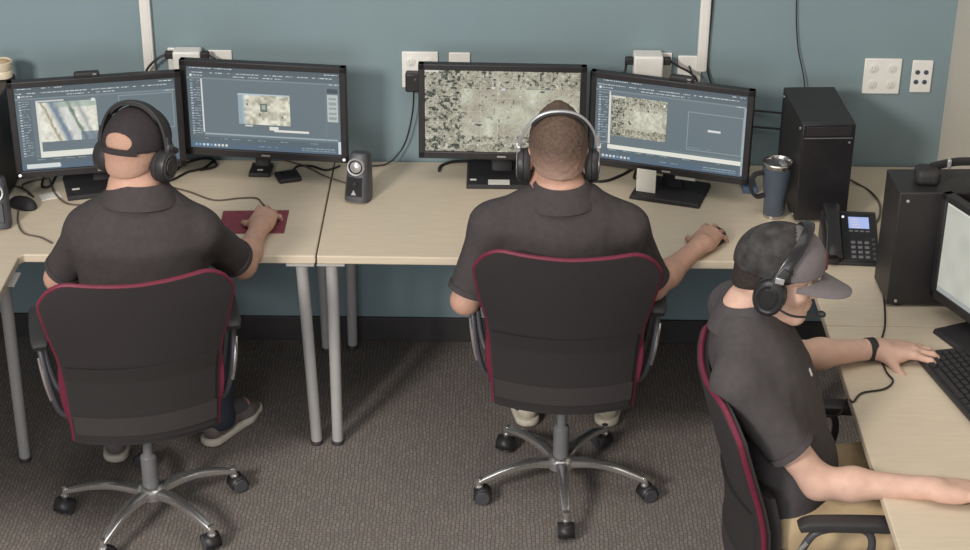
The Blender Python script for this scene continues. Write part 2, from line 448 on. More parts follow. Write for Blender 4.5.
# ------------------------------------------------------------------ screens painted cell by cell
def mix(a, b, t): return a*(1-t)+b*t
class Paint:
    def __init__(s, w, h, bg): s.w, s.h = w, h; s.a = np.tile(np.array(bg, float), (h, w, 1))
    def r(s, x0, y0, x1, y1, c):
        i0, i1 = int(round(x0*s.w)), max(int(round(x0*s.w))+1, int(round(x1*s.w))); j0, j1 = int(round(y0*s.h)), max(int(round(y0*s.h))+1, int(round(y1*s.h)))
        s.a[j0:j1, i0:i1] = c
    def line(s, x0, y0, x1, y1, c):      # outline
        px, py = 1/s.w, 1/s.h
        s.r(x0, y0, x1, y0+py, c); s.r(x0, y1-py, x1, y1, c); s.r(x0, y0, x0+px, y1, c); s.r(x1-px, y0, x1, y1, c)
    def dashes(s, x0, x1, y, c, seed=0, dens=.7, h=1):
        rg = np.random.default_rng(seed); i = int(x0*s.w); j = int(y*s.h)
        while i < x1*s.w:
            L = rg.integers(1, 6)
            if rg.random() < dens+.1: s.a[j:j+h, i:min(i+L, int(x1*s.w))] = mix(np.array(c, float), s.a[j, i], rg.uniform(0, .3))
            i += L+1
    def patch(s, x0, y0, x1, y1, img):
        i0, i1 = int(x0*s.w), int(x1*s.w); j0, j1 = int(y0*s.h), int(y1*s.h)
        s.a[j0:j1, i0:i1] = img(j1-j0, i1-i0)
def blurnoise(h, w, sc, seed):
    rg = np.random.default_rng(seed); gh, gw = int(h/sc)+3, int(w/sc)+3
    g = rg.random((gh, gw)); y = np.arange(h)/sc; x = np.arange(w)/sc
    j = y.astype(int); i = x.astype(int); fy = (y-j)[:, None]; fx = (x-i)[None]
    fy = fy*fy*(3-2*fy); fx = fx*fx*(3-2*fx)
    a = g[j][:, i]; b = g[j][:, i+1]; c = g[j+1][:, i]; d = g[j+1][:, i+1]
    return (a*(1-fx)+b*fx)*(1-fy)+(c*(1-fx)+d*fx)*fy
def aerial(h, w, seed=3, lightmid=True):
    rg = np.random.default_rng(seed); k = w/220
    im = np.tile(np.array((152, 149, 132.)), (h, w, 1))
    im += ((blurnoise(h, w, 6*k+1, seed)-.5)*40)[..., None]+((blurnoise(h, w, 2.2, seed+1)-.5)*34)[..., None]
    u = np.linspace(0, 1, w)[None]; v = np.linspace(0, 1, h)[:, None]
    mid = ((u > .24) & (v > .22) & (v < .80)).astype(float)
    im = im*(1-mid[..., None]*.6)+mid[..., None]*.6*np.array((186, 186, 168.))
    im += (mid*(blurnoise(h, w, 14*k+1, seed+8)-.5))[..., None]*np.array((34, 44, 38.))
    tn = blurnoise(h, w, max(1.6, 3.4*k), seed+2)
    tr = np.clip((tn-np.where(u < .235, .50, np.where(mid > 0, .84, .64)))*5, 0, 1)[..., None]*.9
    im = im*(1-tr)+np.array((44, 51, 43.))*tr
    rf = np.clip((blurnoise(h, w, max(1.4, 2.6*k), seed+5)-np.where(mid > 0, .80, .68))*4, 0, 1)[..., None]*.75
    im = im*(1-rf)+np.array((206, 204, 190.))*rf
    dots = rg.random((h, w)) > np.where(mid > 0, .975, .88); im[dots] = im[dots]*.45+np.array((212, 210, 198.))*.55
    dark = rg.random((h, w)) > np.where(mid > 0, .985, .93); im[dark] = im[dark]*.5+np.array((66, 70, 62.))*.5
    for x in (.235, .36, .47, .62, .74, .86):
        i = int(x*w); im[:, i:i+1] = mix(im[:, i:i+1], np.array((184, 180, 162.)), .7)
    for y in (.2, .34, .5, .64, .8):
        j = int(y*h); im[j:j+1] = mix(im[j:j+1], np.array((184, 180, 162.)), .65)
    for q in range(22):
        i, j = rg.integers(int(.25*w), max(int(.25*w)+1, w-8)), rg.integers(int(.2*h), int(.8*h)); a, b = rg.integers(2, max(3, int(8*k)+1)), rg.integers(1, 4)
        im[j:j+b, i:i+a] = rg.choice([70, 96, 200, 208, 150])
    j, i = int(.66*h), int(.33*w); im[j:j+2, i:i+int(9*k)] = (52, 60, 56)
    return np.clip(im, 24, 222)
def field(h, w, seed=5):
    """drone still: pale ground with blue and dark tracks"""
    u = np.linspace(0, 1, w)[None]; v = np.linspace(0, 1, h)[:, None]
    n = blurnoise(h, w, 6, seed)*.6+blurnoise(h, w, 2.5, seed+1)*.4
    im = np.ones((h, w, 1))*np.array((208, 207, 194.))+((n-.5)*60)[..., None]
    for off, wd, c in ((.36, .065, (92, 110, 132)), (.52, .05, (196, 200, 202)), (.64, .03, (84, 104, 98)), (.19, .02, (140, 128, 104)), (.80, .04, (150, 158, 160))):
        t = np.exp(-((u-off-(v-.5)*.28+.06*(n-.5))/wd)**2)
        im = im*(1-t[..., None]*.85)+np.array(c, float)*t[..., None]*.85
    t = ((v < .14+.1*(n-.5)) & (u > .25)).astype(float); im = mix(im, np.array((136, 156, 146.)), .6*t[..., None])
    t = ((v > .8) & (u > .7)).astype(float); im = mix(im, np.array((92, 108, 124.)), .7*t[..., None])
    return np.clip(im, 40, 226)
def ground(h, w, seed=9):
    u = np.linspace(0, 1, w)[None]+np.zeros((h, 1))
    n = blurnoise(h, w, 4, seed); n2 = blurnoise(h, w, 9, seed+3)
    im = np.ones((h, w, 1))*np.array((188, 185, 168.))+((n-.5)*70+(n2-.5)*40)[..., None]
    t = np.clip((.16-u)/.1, 0, 1); im = mix(im, np.array((142, 160, 170.)), t[..., None])
    im[int(h*.3):int(h*.58), int(w*.44):int(w*.57)] = (96, 108, 104); im[int(h*.36):int(h*.5), int(w*.47):int(w*.54)] = (160, 164, 156)
    for a, b in ((.62, .4), (.7, .84), (.3, .17)):
        j, i = int(h*a), int(w*b); im[j:j+3, i:i+2] = (104, 100, 92)
    return np.clip(im, 40, 222)
BG = (101, 114, 119); TX = (206, 213, 213); WH = (216, 216, 206)
def ui(w, h, seed):
    p = Paint(w, h, BG)
    p.r(0, 0, 1, .065, (84, 95, 101)); p.r(0, .065, 1, .13, (92, 104, 110)); p.r(0, .13, 1, .15, (118, 130, 136))
    p.dashes(.02, .3, .02, TX, seed, .6); p.dashes(.01, .95, .075, TX, seed+1, .62); p.dashes(.3, .62, .115, TX, seed+2, .75)
    p.dashes(.9, .99, .03, TX, seed+3, .8); p.dashes(.93, .99, .15, TX, seed+4, .8); p.r(.02, .1, .035, .125, (210, 214, 214)); p.dashes(.04, .11, .11, TX, seed+5, .9)
    p.r(0, .15, .095, .86, (91, 103, 110))
    for k in range(22):
        y = .17+k*.031
        p.r(.022, y, .034, y+.012, (172, 184, 190)); p.dashes(.04, .085, y, (160, 174, 180), seed+20+k, .6)
    p.r(0, .86, 1, .93, (88, 101, 108)); p.r(0, .93, 1, 1, (86, 102, 117))
    for x0 in (.1, .2, .28, .36, .45, .6, .8): p.dashes(x0, x0+.05, .88, (150, 164, 172), seed+int(x0*100), .8)
    for k in range(9): p.r(.03+k*.025, .945, .043+k*.025, .975, random.Random(seed+k).choice([(190, 206, 216), (150, 186, 206), (206, 206, 196), (120, 160, 190)]))
    p.dashes(.45, .58, .95, (140, 160, 170), seed+61, .7); p.dashes(.74, .96, .945, (168, 182, 184), seed+62, .9); p.dashes(.74, .96, .97, (150, 168, 172), seed+63, .9)
    return p
def paint_fieldcam():
    p = ui(200, 112, 10); p.r(.125, .17, .14, .86, (206, 206, 198)); p.r(.125, .17, .3, .19, (190, 194, 190)); p.patch(.14, .2, .5, .67, lambda h, w: field(h, w))
    p.r(.47, .18, .495, .21, (206, 212, 210)); p.r(.13, .79, .52, .86, WH); p.line(.64, .17, .985, .6, (134, 148, 156)); p.r(.03, .93, .24, .98, (200, 206, 204))
    return p
def paint_groundcam():
    p = ui(200, 112, 40); p.r(.088, .15, .102, .80, (204, 206, 200)); p.patch(.33, .32, .67, .68, lambda h, w: ground(h, w)); p.r(.33, .30, .67, .325, (170, 186, 192))
    p.r(.37, .69, .42, .705, (196, 200, 198)); p.r(.53, .70, .59, .74, (214, 214, 206)); p.r(.56, .73, .79, .755, (212, 212, 204)); p.r(.1, .815, .98, .828, (150, 164, 172))
    p.r(.905, .18, .91, .84, (110, 124, 132)); p.r(.915, .27, .985, .6, (176, 182, 178))
    for k in range(5): p.r(.925, .3+k*.06, .975, .33+k*.06, (140, 152, 152))
    p.r(.915, .2, .985, .25, (70, 80, 88)); p.r(.98, .84, 1, .99, (196, 206, 210))
    return p
def paint_map():
    p = Paint(220, 126, (150, 150, 136)); p.a = aerial(126, 220, 3); p.r(0, 0, .09, .035, (196, 196, 188)); return p
def paint_mapui():
    p = ui(200, 112, 70); p.r(.088, .15, .104, .80, (204, 204, 196)); p.r(.1, .15, .5, .2, (100, 112, 120)); p.patch(.11, .2, .48, .70, lambda h, w: aerial(h, w, 23)); p.r(.11, .2, .2, .225, (196, 196, 186))
    p.patch(.26, .36, .45, .58, lambda h, w: np.ones((h, w, 3))*(188, 186, 170)+((blurnoise(h, w, 3, 4)-.5)*40)[..., None])
    p.r(.455, .24, .47, .27, (220, 220, 214)); p.line(.62, .28, .985, .75, (134, 148, 154)); p.dashes(.63, .78, .72, (130, 146, 152), 5, .8)
    p.r(.755, .475, .84, .5, (196, 204, 204)); p.dashes(.76, .84, .475, (222, 224, 222), 3, .8); p.r(.09, .815, .985, .87, WH); p.r(.5, .79, .985, .805, (110, 122, 128)); p.r(.985, .15, 1, .98, (150, 160, 164))
    return p
def paint_blank():
    p = Paint(96, 54, (178, 178, 168)); n = blurnoise(54, 96, 9, 3); p.a += ((n-.5)*12)[..., None]
    p.r(0, 0, 1, .04, (196, 196, 188)); p.r(0, .95, 1, 1, (150, 154, 152)); return p
def screen_mesh(name, P, w, h, parent, y):
    """flat grid of w x h metres facing -y, centre (0, y, 0), each cell a face with its own colour"""
    nx, ny = P.w, P.h
    gx = np.linspace(-w/2, w/2, nx+1); gz = np.linspace(h/2, -h/2, ny+1)
    V = np.stack([np.tile(gx, ny+1), np.full((nx+1)*(ny+1), y), np.repeat(gz, nx+1)], 1)
    i = np.arange(nx*ny); r = i//nx; c = i % nx; a = r*(nx+1)+c
    F = np.stack([a+nx+1, a+nx+2, a+1, a], 1)
    me = bpy.data.meshes.new(name); me.from_pydata(V.tolist(), [], F.tolist()); me.materials.append(M['screen'])
    C = P.a.reshape(-1, 3)/255; C = np.where(C <= .04045, C/12.92, ((C+.055)/1.055)**2.4)
    at = me.color_attributes.new('paint', 'FLOAT_COLOR', 'CORNER')
    at.data.foreach_set('color', np.repeat(np.concatenate([C, np.ones((len(C), 1))], 1), 4, 0).astype(np.float32).ravel())
    return link(bpy.data.objects.new(name, me), parent)

# ------------------------------------------------------------------ monitors
def monitor(loc, rz, W, Hh, zc, paint, label, base=None, bz=.022, tilt=0.0, stickers=(), logo=True, power=None):
    """loc: panel centre on the desk; base=(dx, dy, w, d, rz): stand in panel coordinates"""
    root = empty('computer_monitor', (loc[0], loc[1], H), rz, label, 'monitor', 'computer monitors')
    T = Matrix.Translation((0, 0, zc-H)) @ Matrix.Rotation(-tilt, 4, 'X')
    m = MB()
    for c, s in (((0, 0, Hh/2-bz/2), (W, .03, bz)), ((0, 0, -Hh/2+bz*.6), (W, .03, bz*1.2)), ((-W/2+bz/2, 0, 0), (bz, .03, Hh)), ((W/2-bz/2, 0, 0), (bz, .03, Hh))):
        m.box(c, s, 0, T)
    m.box((0, .006, 0), (W-.01, .022, Hh-.01), 0, T); m.box((0, .03, -.01), (W*.66, .04, Hh*.6), 0, T, taper=(.9, .9))
    hs = m.build('housing', [M['blackp']], root, bevel=.003)
    s = screen_mesh('screen', paint(), W-2*bz, Hh-2.2*bz, root, -.0065); s.matrix_local = T @ Matrix.Translation((0, 0, .1*bz))
    if logo: tag(MB().box((0, -.0158, -Hh/2+bz*.55), (.03, .001, .006), 0, T).build('brand_mark', [M['silver']], hs), label='small pale brand mark')
    if power: MB().lathe([(.005, 0), (.005, .002)], (0, 0, 0), 12, 0, T @ Matrix.Translation((power*(W/2-.012), -.015, -Hh/2+bz*.6)) @ Matrix.Rotation(pi/2, 4, 'X')).build('power_light', [M['led']], hs)
    b = base or (0, .06, .25, .2, 0)
    TB = Tm((b[0], b[1], 0), rz=b[4])
    MB().box((0, 0, .008), (b[2], b[3], .016), 0, TB, taper=(.96, .96)).build('stand_base', [M['blackm']], root, bevel=.004)
    nk = MB().tube([(b[0], b[1]+.03, .012), (b[0]*.9, b[1]+.035, .09), (b[0]*.5, .035, zc-H-.06)], 1, 12, flat=(min(.075, b[2]*.7), .03, (1, 0, 0)), smooth=4).build('stand_neck', [M['blackm']], root)
    for x, y, z, w, h, up in stickers:
        if up: MB().box((x, y, z), (w, .0015, h), 0, TB).build('paper_label', [M['paper']], root)
        else: MB().box((x, y, .0168), (w, h, .001), 0, TB).build('paper_label', [M['paper']], root)
    return root
monitor((-.775, -.30), radians(12.5), .575, .35, .996, paint_fieldcam, 'black monitor showing a pale drone still with tracks, behind the man in the black cap', base=(.0, .06, .27, .2, radians(5)),
        stickers=((-.1, -.04, 0, .026, .012, 0),), power=-1)
monitor((-.216, -.22), radians(-6.5), .576, .35, 1.020, paint_groundcam, 'black monitor with slate screen and small pale central picture, left of the seam speaker', base=(-.05, .105, .078, .1, radians(5)),
        stickers=((0.0, -.02, 0, .02, .01, 0),), power=1)
monitor((.600, -.215), radians(-1.5), .574, .348, 1.022, paint_map, 'black monitor filled with an aerial photo map of city blocks', base=(.0, .085, .25, .22, radians(1.5)),
        stickers=((-.1, -.065, 0, .022, .012, 0), (-.01, -.085, 0, .075, .04, 0)))
monitor((1.172, -.278), radians(-18), .566, .344, .998, paint_mapui, 'black monitor with small map window and blank outlined box beside the aerial map monitor', base=(.01, .03, .25, .2, 0),
        stickers=((-.075, -.06, .06, .068, .085, 1), (.055, -.03, .085, .07, .03, 1)))
monitor((2.034, -1.372), radians(-66), .57, .345, .975, paint_blank, 'black monitor with blank pale grey screen by the cream wall at the right edge', base=(-.065, .025, .22, .2, 0), logo=False)
def webcam(loc, rz, label):
    w = empty('webcam', loc, rz, label, 'webcam')
    MB().box((0, 0, .012), (.085, .024, .024)).build('body', [M['blackm']], w, bevel=.008, seg=3)
    MB().lathe([(.009, 0), (.009, .004), (.005, .005)], (0, 0, 0), 16, 0, Tm((0, .012, .012), rx=-pi/2)).build('lens', [M['gloss']], w)
    MB().box((0, -.004, -.012), (.04, .012, .024)).build('clip', [M['blackp']], w, bevel=.002)
    MB().box((.026, -.0125, .016), (.012, .001, .005)).build('status_light', [M['silver']], w)
    return w
webcam((-.80, -.292, 1.161), radians(12.5), 'small black webcam clipped on top of the monitor with the drone still')
webcam((1.205, -.272, 1.160), radians(-18), 'small black webcam clipped on top of the monitor with the map window')

# ------------------------------------------------------------------ computer towers
def tower(loc, rz, label, size=(.178, .335, .36)):
    w, d, h = size; t = empty('computer_tower', loc, rz, label, 'computer')
    MB().box((0, .008, h/2+.005), (w, d-.016, h-.01)).build('case', [M['tower']], t, bevel=.004)
    fp = MB().box((0, -d/2+.008, h/2+.005), (w, .018, h-.01)).build('front_panel', [M['gloss']], t, bevel=.005)
    MB().box((0, -d/2-.0015, h-.05), (w*.9, .002, .003)).build('trim_strip', [M['grey']], fp)
    MB().lathe([(.004, 0), (.004, .002)], (0, 0, 0), 12, 0, Tm((w*.4, -d/2, h-.066), rx=pi/2)).build('power_button', [M['silver']], fp)
    MB().box((0, -d/2-.0015, h-.026), (w*.84, .002, .032)).build('drive_cover', [M['blackp']], fp, bevel=.001)
    for x in (-1, 1):
        for y in (-1, 1): MB().lathe([(.012, 0), (.012, .006)], (x*w*.38, y*d*.38, 0), 12).build('foot', [M['rubber']], t)
    for sx in (-1, 1):
        for yy, zz in ((-.42, .93), (.42, .93), (-.42, .06), (.42, .06)):
            MB().lathe([(.005, 0), (.005, .003), (.003, .004)], (0, 0, 0), 10, 0, Tm((sx*w/2, yy*d, zz*h), ry=sx*pi/2)).build('case_screw', [M['silver']], t)
    return t
tower((1.667, -.317, H), radians(3), 'black computer tower standing front-on between the steel-rimmed tumbler and the desk phone')
tower((1.951, -.99, H), radians(92), 'black computer tower turned side-on in the right corner, headset lying on top', size=(.178, .335, .388))
tower((-1.182, -.27, H), 0, 'black computer tower at the left picture edge with a cream pot on top')

# ------------------------------------------------------------------ small things on the desks
def speaker(loc, rz, label):
    s = empty('desk_speaker', loc, rz, label, 'speaker', 'pair of desk speakers')
    T = Matrix.Rotation(radians(-13), 4, 'X')
    m = MB(); prof = [(.047, .0), (.048, .012), (.046, .06), (.041, .12), (.037, .155), (.032, .166)]
    vs = []; fs = []; n = 28
    for r, z in prof:
        for i in range(n):
            a = 2*pi*i/n; ct, st = cos(a), sin(a); e = .55
            vs.append((r*abs(ct)**e*(1 if ct > 0 else -1)*.92, r*.95*abs(st)**e*(1 if st > 0 else -1), z))
    for k in range(len(prof)-1):
        for i in range(n): fs.append((k*n+i, k*n+(i+1) % n, k*n+n+(i+1) % n, k*n+n+i))
    fs += [tuple(range(n-1, -1, -1)), tuple((len(prof)-1)*n+i for i in range(n))]
    m.add(vs, fs, 0, T); m.build('cabinet', [M['darkgrey']], s)
    TF = T @ Matrix.Translation((-.002, -.0405, .121)) @ Matrix.Rotation(pi/2+radians(4), 4, 'X')
    dr = MB().lathe([(.0315, -.012), (.0315, .005), (.0295, .008), (.0255, .0075), (.0245, .004)], (0, 0, 0), 32, 0, TF).build('driver_ring', [M['silver']], s)
    MB().lathe([(.0250, -.004), (.0250, .004), (.0215, .0055), (.0165, .002)], (0, 0, 0), 28, 0, TF).build('surround', [M['gloss']], dr)
    MB().lathe([(.0170, -.002), (.0165, .004), (.011, .007), (.0, .009)], (0, 0, 0), 28, 0, TF).build('cone', [M['silver']], dr)
    MB().box((-.003, -.0455, .052), (.056, .004, .066), 0, T, taper=(.92, 1)).build('front_grille', [M['gloss']], s, bevel=.003)
    MB().add([(-.009, 0, 0), (.009, 0, 0), (0, 0, .018), (-.009, .002, 0), (.009, .002, 0), (0, .002, .018)], [(0, 1, 2), (5, 4, 3), (0, 3, 4, 1), (1, 4, 5, 2), (2, 5, 3, 0)], 0, T @ Matrix.Translation((-.004, -.0495, .024))).build('emblem', [M['silver']], s)
    MB().lathe([(.007, 0), (.007, .006), (.005, .008)], (0, 0, 0), 16, 0, T @ Matrix.Translation((.0, -.047, .064)) @ Matrix.Rotation(pi/2, 4, 'X')).build('volume_knob', [M['blackm']], s)
    return s
speaker((.108, -.335, H), radians(-14), 'grey and black desk speaker with silver ring, right of the desk seam')
speaker((-1.075, -.575, H), radians(10), 'black desk speaker with silver ring cut off by the left picture edge')
def mouse(loc, rz, label):
    m = empty('computer_mouse', loc, rz, label, 'mouse')
    v = Vol((-.05, -.08, -.02), (.05, .08, .06), .003)
    v.ell((0, -.008, .004), (.031, .05, .034), k=.01); v.ell((0, .025, .0), (.027, .034, .026), k=.02); v.halfspace((0, 0, 0), (0, 0, -1), k=.002)
    v.build('shell', [M['blackm']], m)
    w = MB().lathe([(.006, -.003), (.008, -.002), (.008, .002), (.006, .003)], (0, 0, 0), 16, 0, Tm((0, .033, .024), ry=pi/2)).build('scroll_wheel', [M['grey']], m)
    return m
MS1 = (-.185, -.515); MS2 = (1.310, -.622)
mouse((MS1[0], MS1[1], H+.004), radians(8), 'black mouse under the hand on the maroon mat')
mouse((MS2[0], MS2[1], H), radians(-20), 'black mouse on bare desk under the hand right of the aerial map monitor')
mouse((-1.03, -.42, H), radians(60), 'small black mouse lying idle beside the cut-off desk speaker')
o = MB().prism([(-.113, -.088), (.105, -.088), (.110, .088), (-.113, .084)], 0, .004).build('mouse_mat', [M['mat_red']], bevel=.0015)
o.location = (-.228, -.525, H); o.rotation_euler = (0, 0, radians(2)); tag(o, 'maroon mouse mat on the left desk near the seam', 'mouse mat')
o = empty('media_puck', (-.152, -.165, H), radians(20), 'flat square black puck on the desk below the slate screen monitor', 'device')
MB().box((0, 0, .008), (.082, .082, .016)).build('shell', [M['blackm']], o, bevel=.006, seg=3); MB().box((0, 0, .0165), (.05, .05, .001)).build('pad', [M['gloss']], o)
# tumbler
t = empty('tumbler', (1.526, -.432, H), radians(12), 'tall navy steel-rimmed tumbler with a side handle beside the front-on tower', 'cup')
MB().lathe([(.033, 0), (.036, .004), (.0375, .07), (.041, .085), (.0495, .165), (.0505, .19), (.0475, .19), (.046, .17)], (0, 0, 0), 32).build('body', [M['cup']], t)
r = MB().lathe([(.0485, .186), (.0518, .188), (.0522, .199), (.049, .203), (.046, .199), (.0455, .186)], (0, 0, 0), 32).build('rim', [M['steel']], t); tag(r, label='bright steel rim')
l = MB().lathe([(.0465, .187), (.0465, .192), (.02, .194), (.0, .194)], (0, 0, 0), 32).build('lid', [M['darkgrey']], t)
MB().box((.015, -.01, .196), (.022, .03, .005)).build('slider', [M['silver']], l, bevel=.002)
MB().tube([(-.046, 0, .165), (-.078, 0, .16), (-.088, 0, .135), (-.086, 0, .10), (-.066, 0, .078), (-.040, 0, .082)], 1, 10, smooth=5, flat=(.022, .012, (0, 1, 0))).build('handle', [M['blackp']], t)
MB().lathe([(.0345, 0), (.0365, .002), (.0365, .012), (.034, .013)], (0, 0, 0), 28).build('base_ring', [M['steel']], t)
o = MB().box((0, 0, .012), (.05, .1, .024)).build('note_pad', [M['blueobj']], bevel=.003); o.location = (1.468, -.205, H); tag(o, 'small blue pad on the desk behind the tumbler', 'pad')
# phone
p = empty('desk_phone', (1.722, -.690, H), radians(-4), 'black desk phone with a lit lilac-blue display beside the front-on tower', 'phone')
TP = Tm((.02, -.0, .055), rx=radians(22))
MB().add([(-.075, -.115, 0), (.105, -.115, 0), (.105, .1, 0), (-.075, .1, 0), (-.075, -.115, .012), (.105, -.115, .012), (.105, .1, .098), (-.075, .1, .098)],
         [(3, 2, 1, 0), (4, 5, 6, 7), (0, 1, 5, 4), (1, 2, 6, 5), (2, 3, 7, 6), (3, 0, 4, 7)]).build('body', [M['blackp']], p, bevel=.006, seg=3)
sl = math.atan2(.086, .215)
TF = Matrix.Translation((0, -.115, .0125)) @ Matrix.Rotation(sl, 4, 'X')
fc = MB().box((.043, .11, .0015), (.112, .212, .005), 0, TF).build('face_plate', [M['gloss']], p, bevel=.002)
sc = MB().box((.045, .172, .0045), (.066, .05, .002), 0, TF).build('display', [M['lcd']], fc)
for k in range(4): MB().box((.03+.002*k, .185-.011*k, .0058), (.026, .003, .0006), 0, TF).build('display_text', [M['paper']], sc)
for rr in range(4):
    for cc in range(3): MB().box((.022+cc*.022, .085-rr*.021, .0045), (.014, .011, .003), 0, TF).build('key', [M['grey']], fc, bevel=.001)
for rr in range(5): MB().box((.088, .1-rr*.021, .0045), (.01, .009, .003), 0, TF).build('key', [M['darkgrey']], fc, bevel=.001)
for cc in range(4): MB().box((.018+cc*.018, .135, .0045), (.013, .006, .003), 0, TF).build('soft_key', [M['grey']], fc, bevel=.001)
MB().lathe([(.004, 0), (.004, .003)], (0, 0, 0), 12, 0, TF @ Matrix.Translation((-.005, .196, .004))).build('message_light', [M['led']], fc)
hs = MB().tube([(-.045, .0, .022), (-.045, .04, .034), (-.045, .11, .04), (-.045, .18, .034), (-.045, .215, .024)], [1.15, 1.0, .85, 1.0, 1.15], 14, 0, TF, smooth=5, flat=(.048, .034, (1, 0, 0))).build('handset', [M['gloss']], p)
for yy in (.012, .2): MB().lathe([(.021, -.016), (.023, -.004), (.021, .006)], (-.045, yy, .012), 20, 0, TF).build('handset_cup', [M['blackm']], hs)
# keyboard of the seated man on the right
k = empty('keyboard', (1.925, -1.572, H), radians(-76.9), 'black keyboard on the side desk under the spread hand', 'keyboard')
kb = MB().box((0, 0, .010), (.40, .15, .016)).build('case', [M['blackp']], k, bevel=.004)
for rr in range(6):
    n = [15, 14, 14, 13, 12, 8][rr]; y = .058-rr*.0225
    if rr < 5:
        for i in range(n): MB().box((-.185+.37*(i+.5)/n, y, .021), (.37/n-.004, .017, .007), 0, None, taper=(.85, .85)).build('key', [M['blackm']], k, smooth=False)
    else:
        for i, (x0, x1) in enumerate(((-.185, -.16), (-.155, -.13), (-.125, -.1), (-.095, .05), (.055, .08), (.085, .11), (.115, .14), (.145, .185))): MB().box(((x0+x1)/2, y, .021), (x1-x0, .017, .007), 0, None, taper=(.9, .85)).build('key', [M['blackm']], k, smooth=False)
# cream pot on the left tower
o = empty('small_pot', (-1.126, -.14, H+.36), 0, 'cream ridged pot standing on the tower at the left picture edge', 'pot')
MB().lathe([(.026, 0), (.034, .004), (.036, .025), (.033, .03), (.037, .04), (.038, .06), (.034, .062), (.031, .05)], (0, 0, 0), 24).build('body', [M['cream']], o)
MB().lathe([(.03, .046), (.028, .056), (.012, .064), (.0, .066)], (0, 0, 0), 20).build('contents', [M['khaki']], o)
o = MB().box((0, 0, .001), (.07, .05, .002)).build('paper_slip', [M['paper']]); o.location = (-.957, -.335, H); o.rotation_euler = (0, 0, .5); tag(o, 'small white paper slip on the desk left of the drone still monitor stand', 'paper')

# ------------------------------------------------------------------ wall plates, adaptors, raceways
def plate(x0, z1, x1, z0, label, holes=()):
    o = empty('wall_plate', ((x0+x1)/2, 0, (z0+z1)/2), 0, label, 'wall plate')
    w, h = x1-x0, z1-z0
    pl = MB().box((0, -.004, 0), (w, .008, h)).build('cover', [M['white']], o, bevel=.003)
    for hx, hz, kind in holes:
        if kind == 'jack': MB().lathe([(.0085, -.002), (.0085, .0015), (.006, .002)], (0, 0, 0), 20, 0, Tm((hx, -.008, hz), rx=pi/2)).build('jack', [M['hole']], o)
        else:
            s = MB().lathe([(.0165, 0), (.0165, .002), (.0155, .0025)], (0, 0, 0), 24, 0, Tm((hx, -.008, hz), rx=pi/2)).build('socket', [M['offwhite']], o)
            for dx in (-.0055, .0055): MB().box((hx+dx, -.0107, hz+.003), (.0017, .0012, .008)).build('slot', [M['slot']], s)
            MB().lathe([(.0022, 0), (.0022, .0012)], (0, 0, 0), 10, 0, Tm((hx, -.0103, hz-.008), rx=pi/2)).build('slot', [M['slot']], s)
    return o
sock = [(-.032, .03, 's'), (.032, .03, 's'), (-.032, -.03, 's'), (.032, -.03, 's')]
plate(1.872, 1.152, 2.003, 1.02, 'square white four-socket outlet plate on the teal wall near the cream corner', sock)
plate(2.04, 1.147, 2.113, 1.027, 'slim white data plate with four dark jacks beside the four-socket outlet', [(-.016, .016, 'jack'), (.014, .016, 'jack'), (-.018, -.02, 'jack'), (.012, -.02, 'jack')])
plate(.247, 1.16, .374, 1.026, 'white outlet plate half hidden behind the upper left corner of the aerial map monitor', sock)
plate(.412, 1.158, .487, 1.04, 'narrow white plate peeping above the aerial map monitor')
plate(-.432, 1.158, -.35, 1.04, 'narrow white plate behind the white adaptor over the slate screen monitor')
plate(1.217, 1.155, 1.30, 1.03, 'white plate at the foot of the raceway above the monitor with the map window')
plate(-.575, 1.165, -.50, 1.05, 'white plate behind the left end of the adaptor with two black leads')
plate(1.155, 1.165, 1.195, 1.05, 'narrow white plate right behind the bulky white adaptor box')
def adaptor(x0, x1, z0, z1, depth, label, plugs):
    a = empty('power_adaptor', ((x0+x1)/2, -.009, (z0+z1)/2), 0, label, 'adaptor'); w, h = x1-x0, z1-z0
    MB().box((0, -depth/2, 0), (w, depth, h)).build('body', [M['white']], a, bevel=.007, seg=3)
    for sx, c in plugs:
        g = MB().box((sx*(w/2+.014), -depth*.6, h*.28), (.03, .026, .026), 0, None).build('plug', [M['blackm']], a, bevel=.005)
        MB().tube([(sx*(w/2+.025), -depth*.6, h*.28)]+[tuple(q) for q in c], .0045, 8, smooth=6).build('lead', [M['cable']], g)
    return a
adaptor(-.548, -.452, 1.09, 1.172, .06, 'white power adaptor with two black leads above the slate screen monitor',
        [(-1, [(-.10, -.04, .012), (-.135, -.04, -.02), (-.15, -.04, -.06), (-.15, -.03, -.2)]), (1, [(.10, -.04, .008), (.125, -.04, -.02), (.13, -.04, -.09)])])
adaptor(1.056, 1.158, 1.065, 1.178, .075, 'bulky white adaptor box above the map window monitor',
        [(1, [(.11, -.05, .012), (.15, -.05, -.01), (.175, -.05, -.045), (.178, -.05, -.12)]), (-1, [(-.08, -.05, -.01), (-.11, -.05, -.02), (-.12, -.03, -.1)])])
a = empty('wall_charger', (.285, -.009, 1.058), 0, 'small black charger plugged in left of the aerial map monitor', 'charger')
MB().box((0, -.02, 0), (.05, .04, .07)).build('body', [M['blackp']], a, bevel=.006)
MB().lathe([(.003, 0), (.003, .0015)], (0, 0, 0), 10, 0, Tm((.01, -.04, .015), rx=pi/2)).build('indicator', [M['grey']], a)
def raceway(x0, x1, zb, label):
    r = empty('cable_raceway', ((x0+x1)/2, 0, zb), 0, label, 'cable raceway'); w = x1-x0
    MB().box((0, -.010, (3.05-zb)/2), (w, .02, 3.05-zb)).build('channel', [M['white']], r, bevel=.004)
    MB().box((0, -.021, (3.05-zb)/2), (w*.6, .002, 3.05-zb-.004)).build('cover_strip', [M['offwhite']], r, bevel=.001)
    return r
raceway(-.66, -.622, 1.06, 'upright white cable raceway on the teal wall above the drone still monitor')
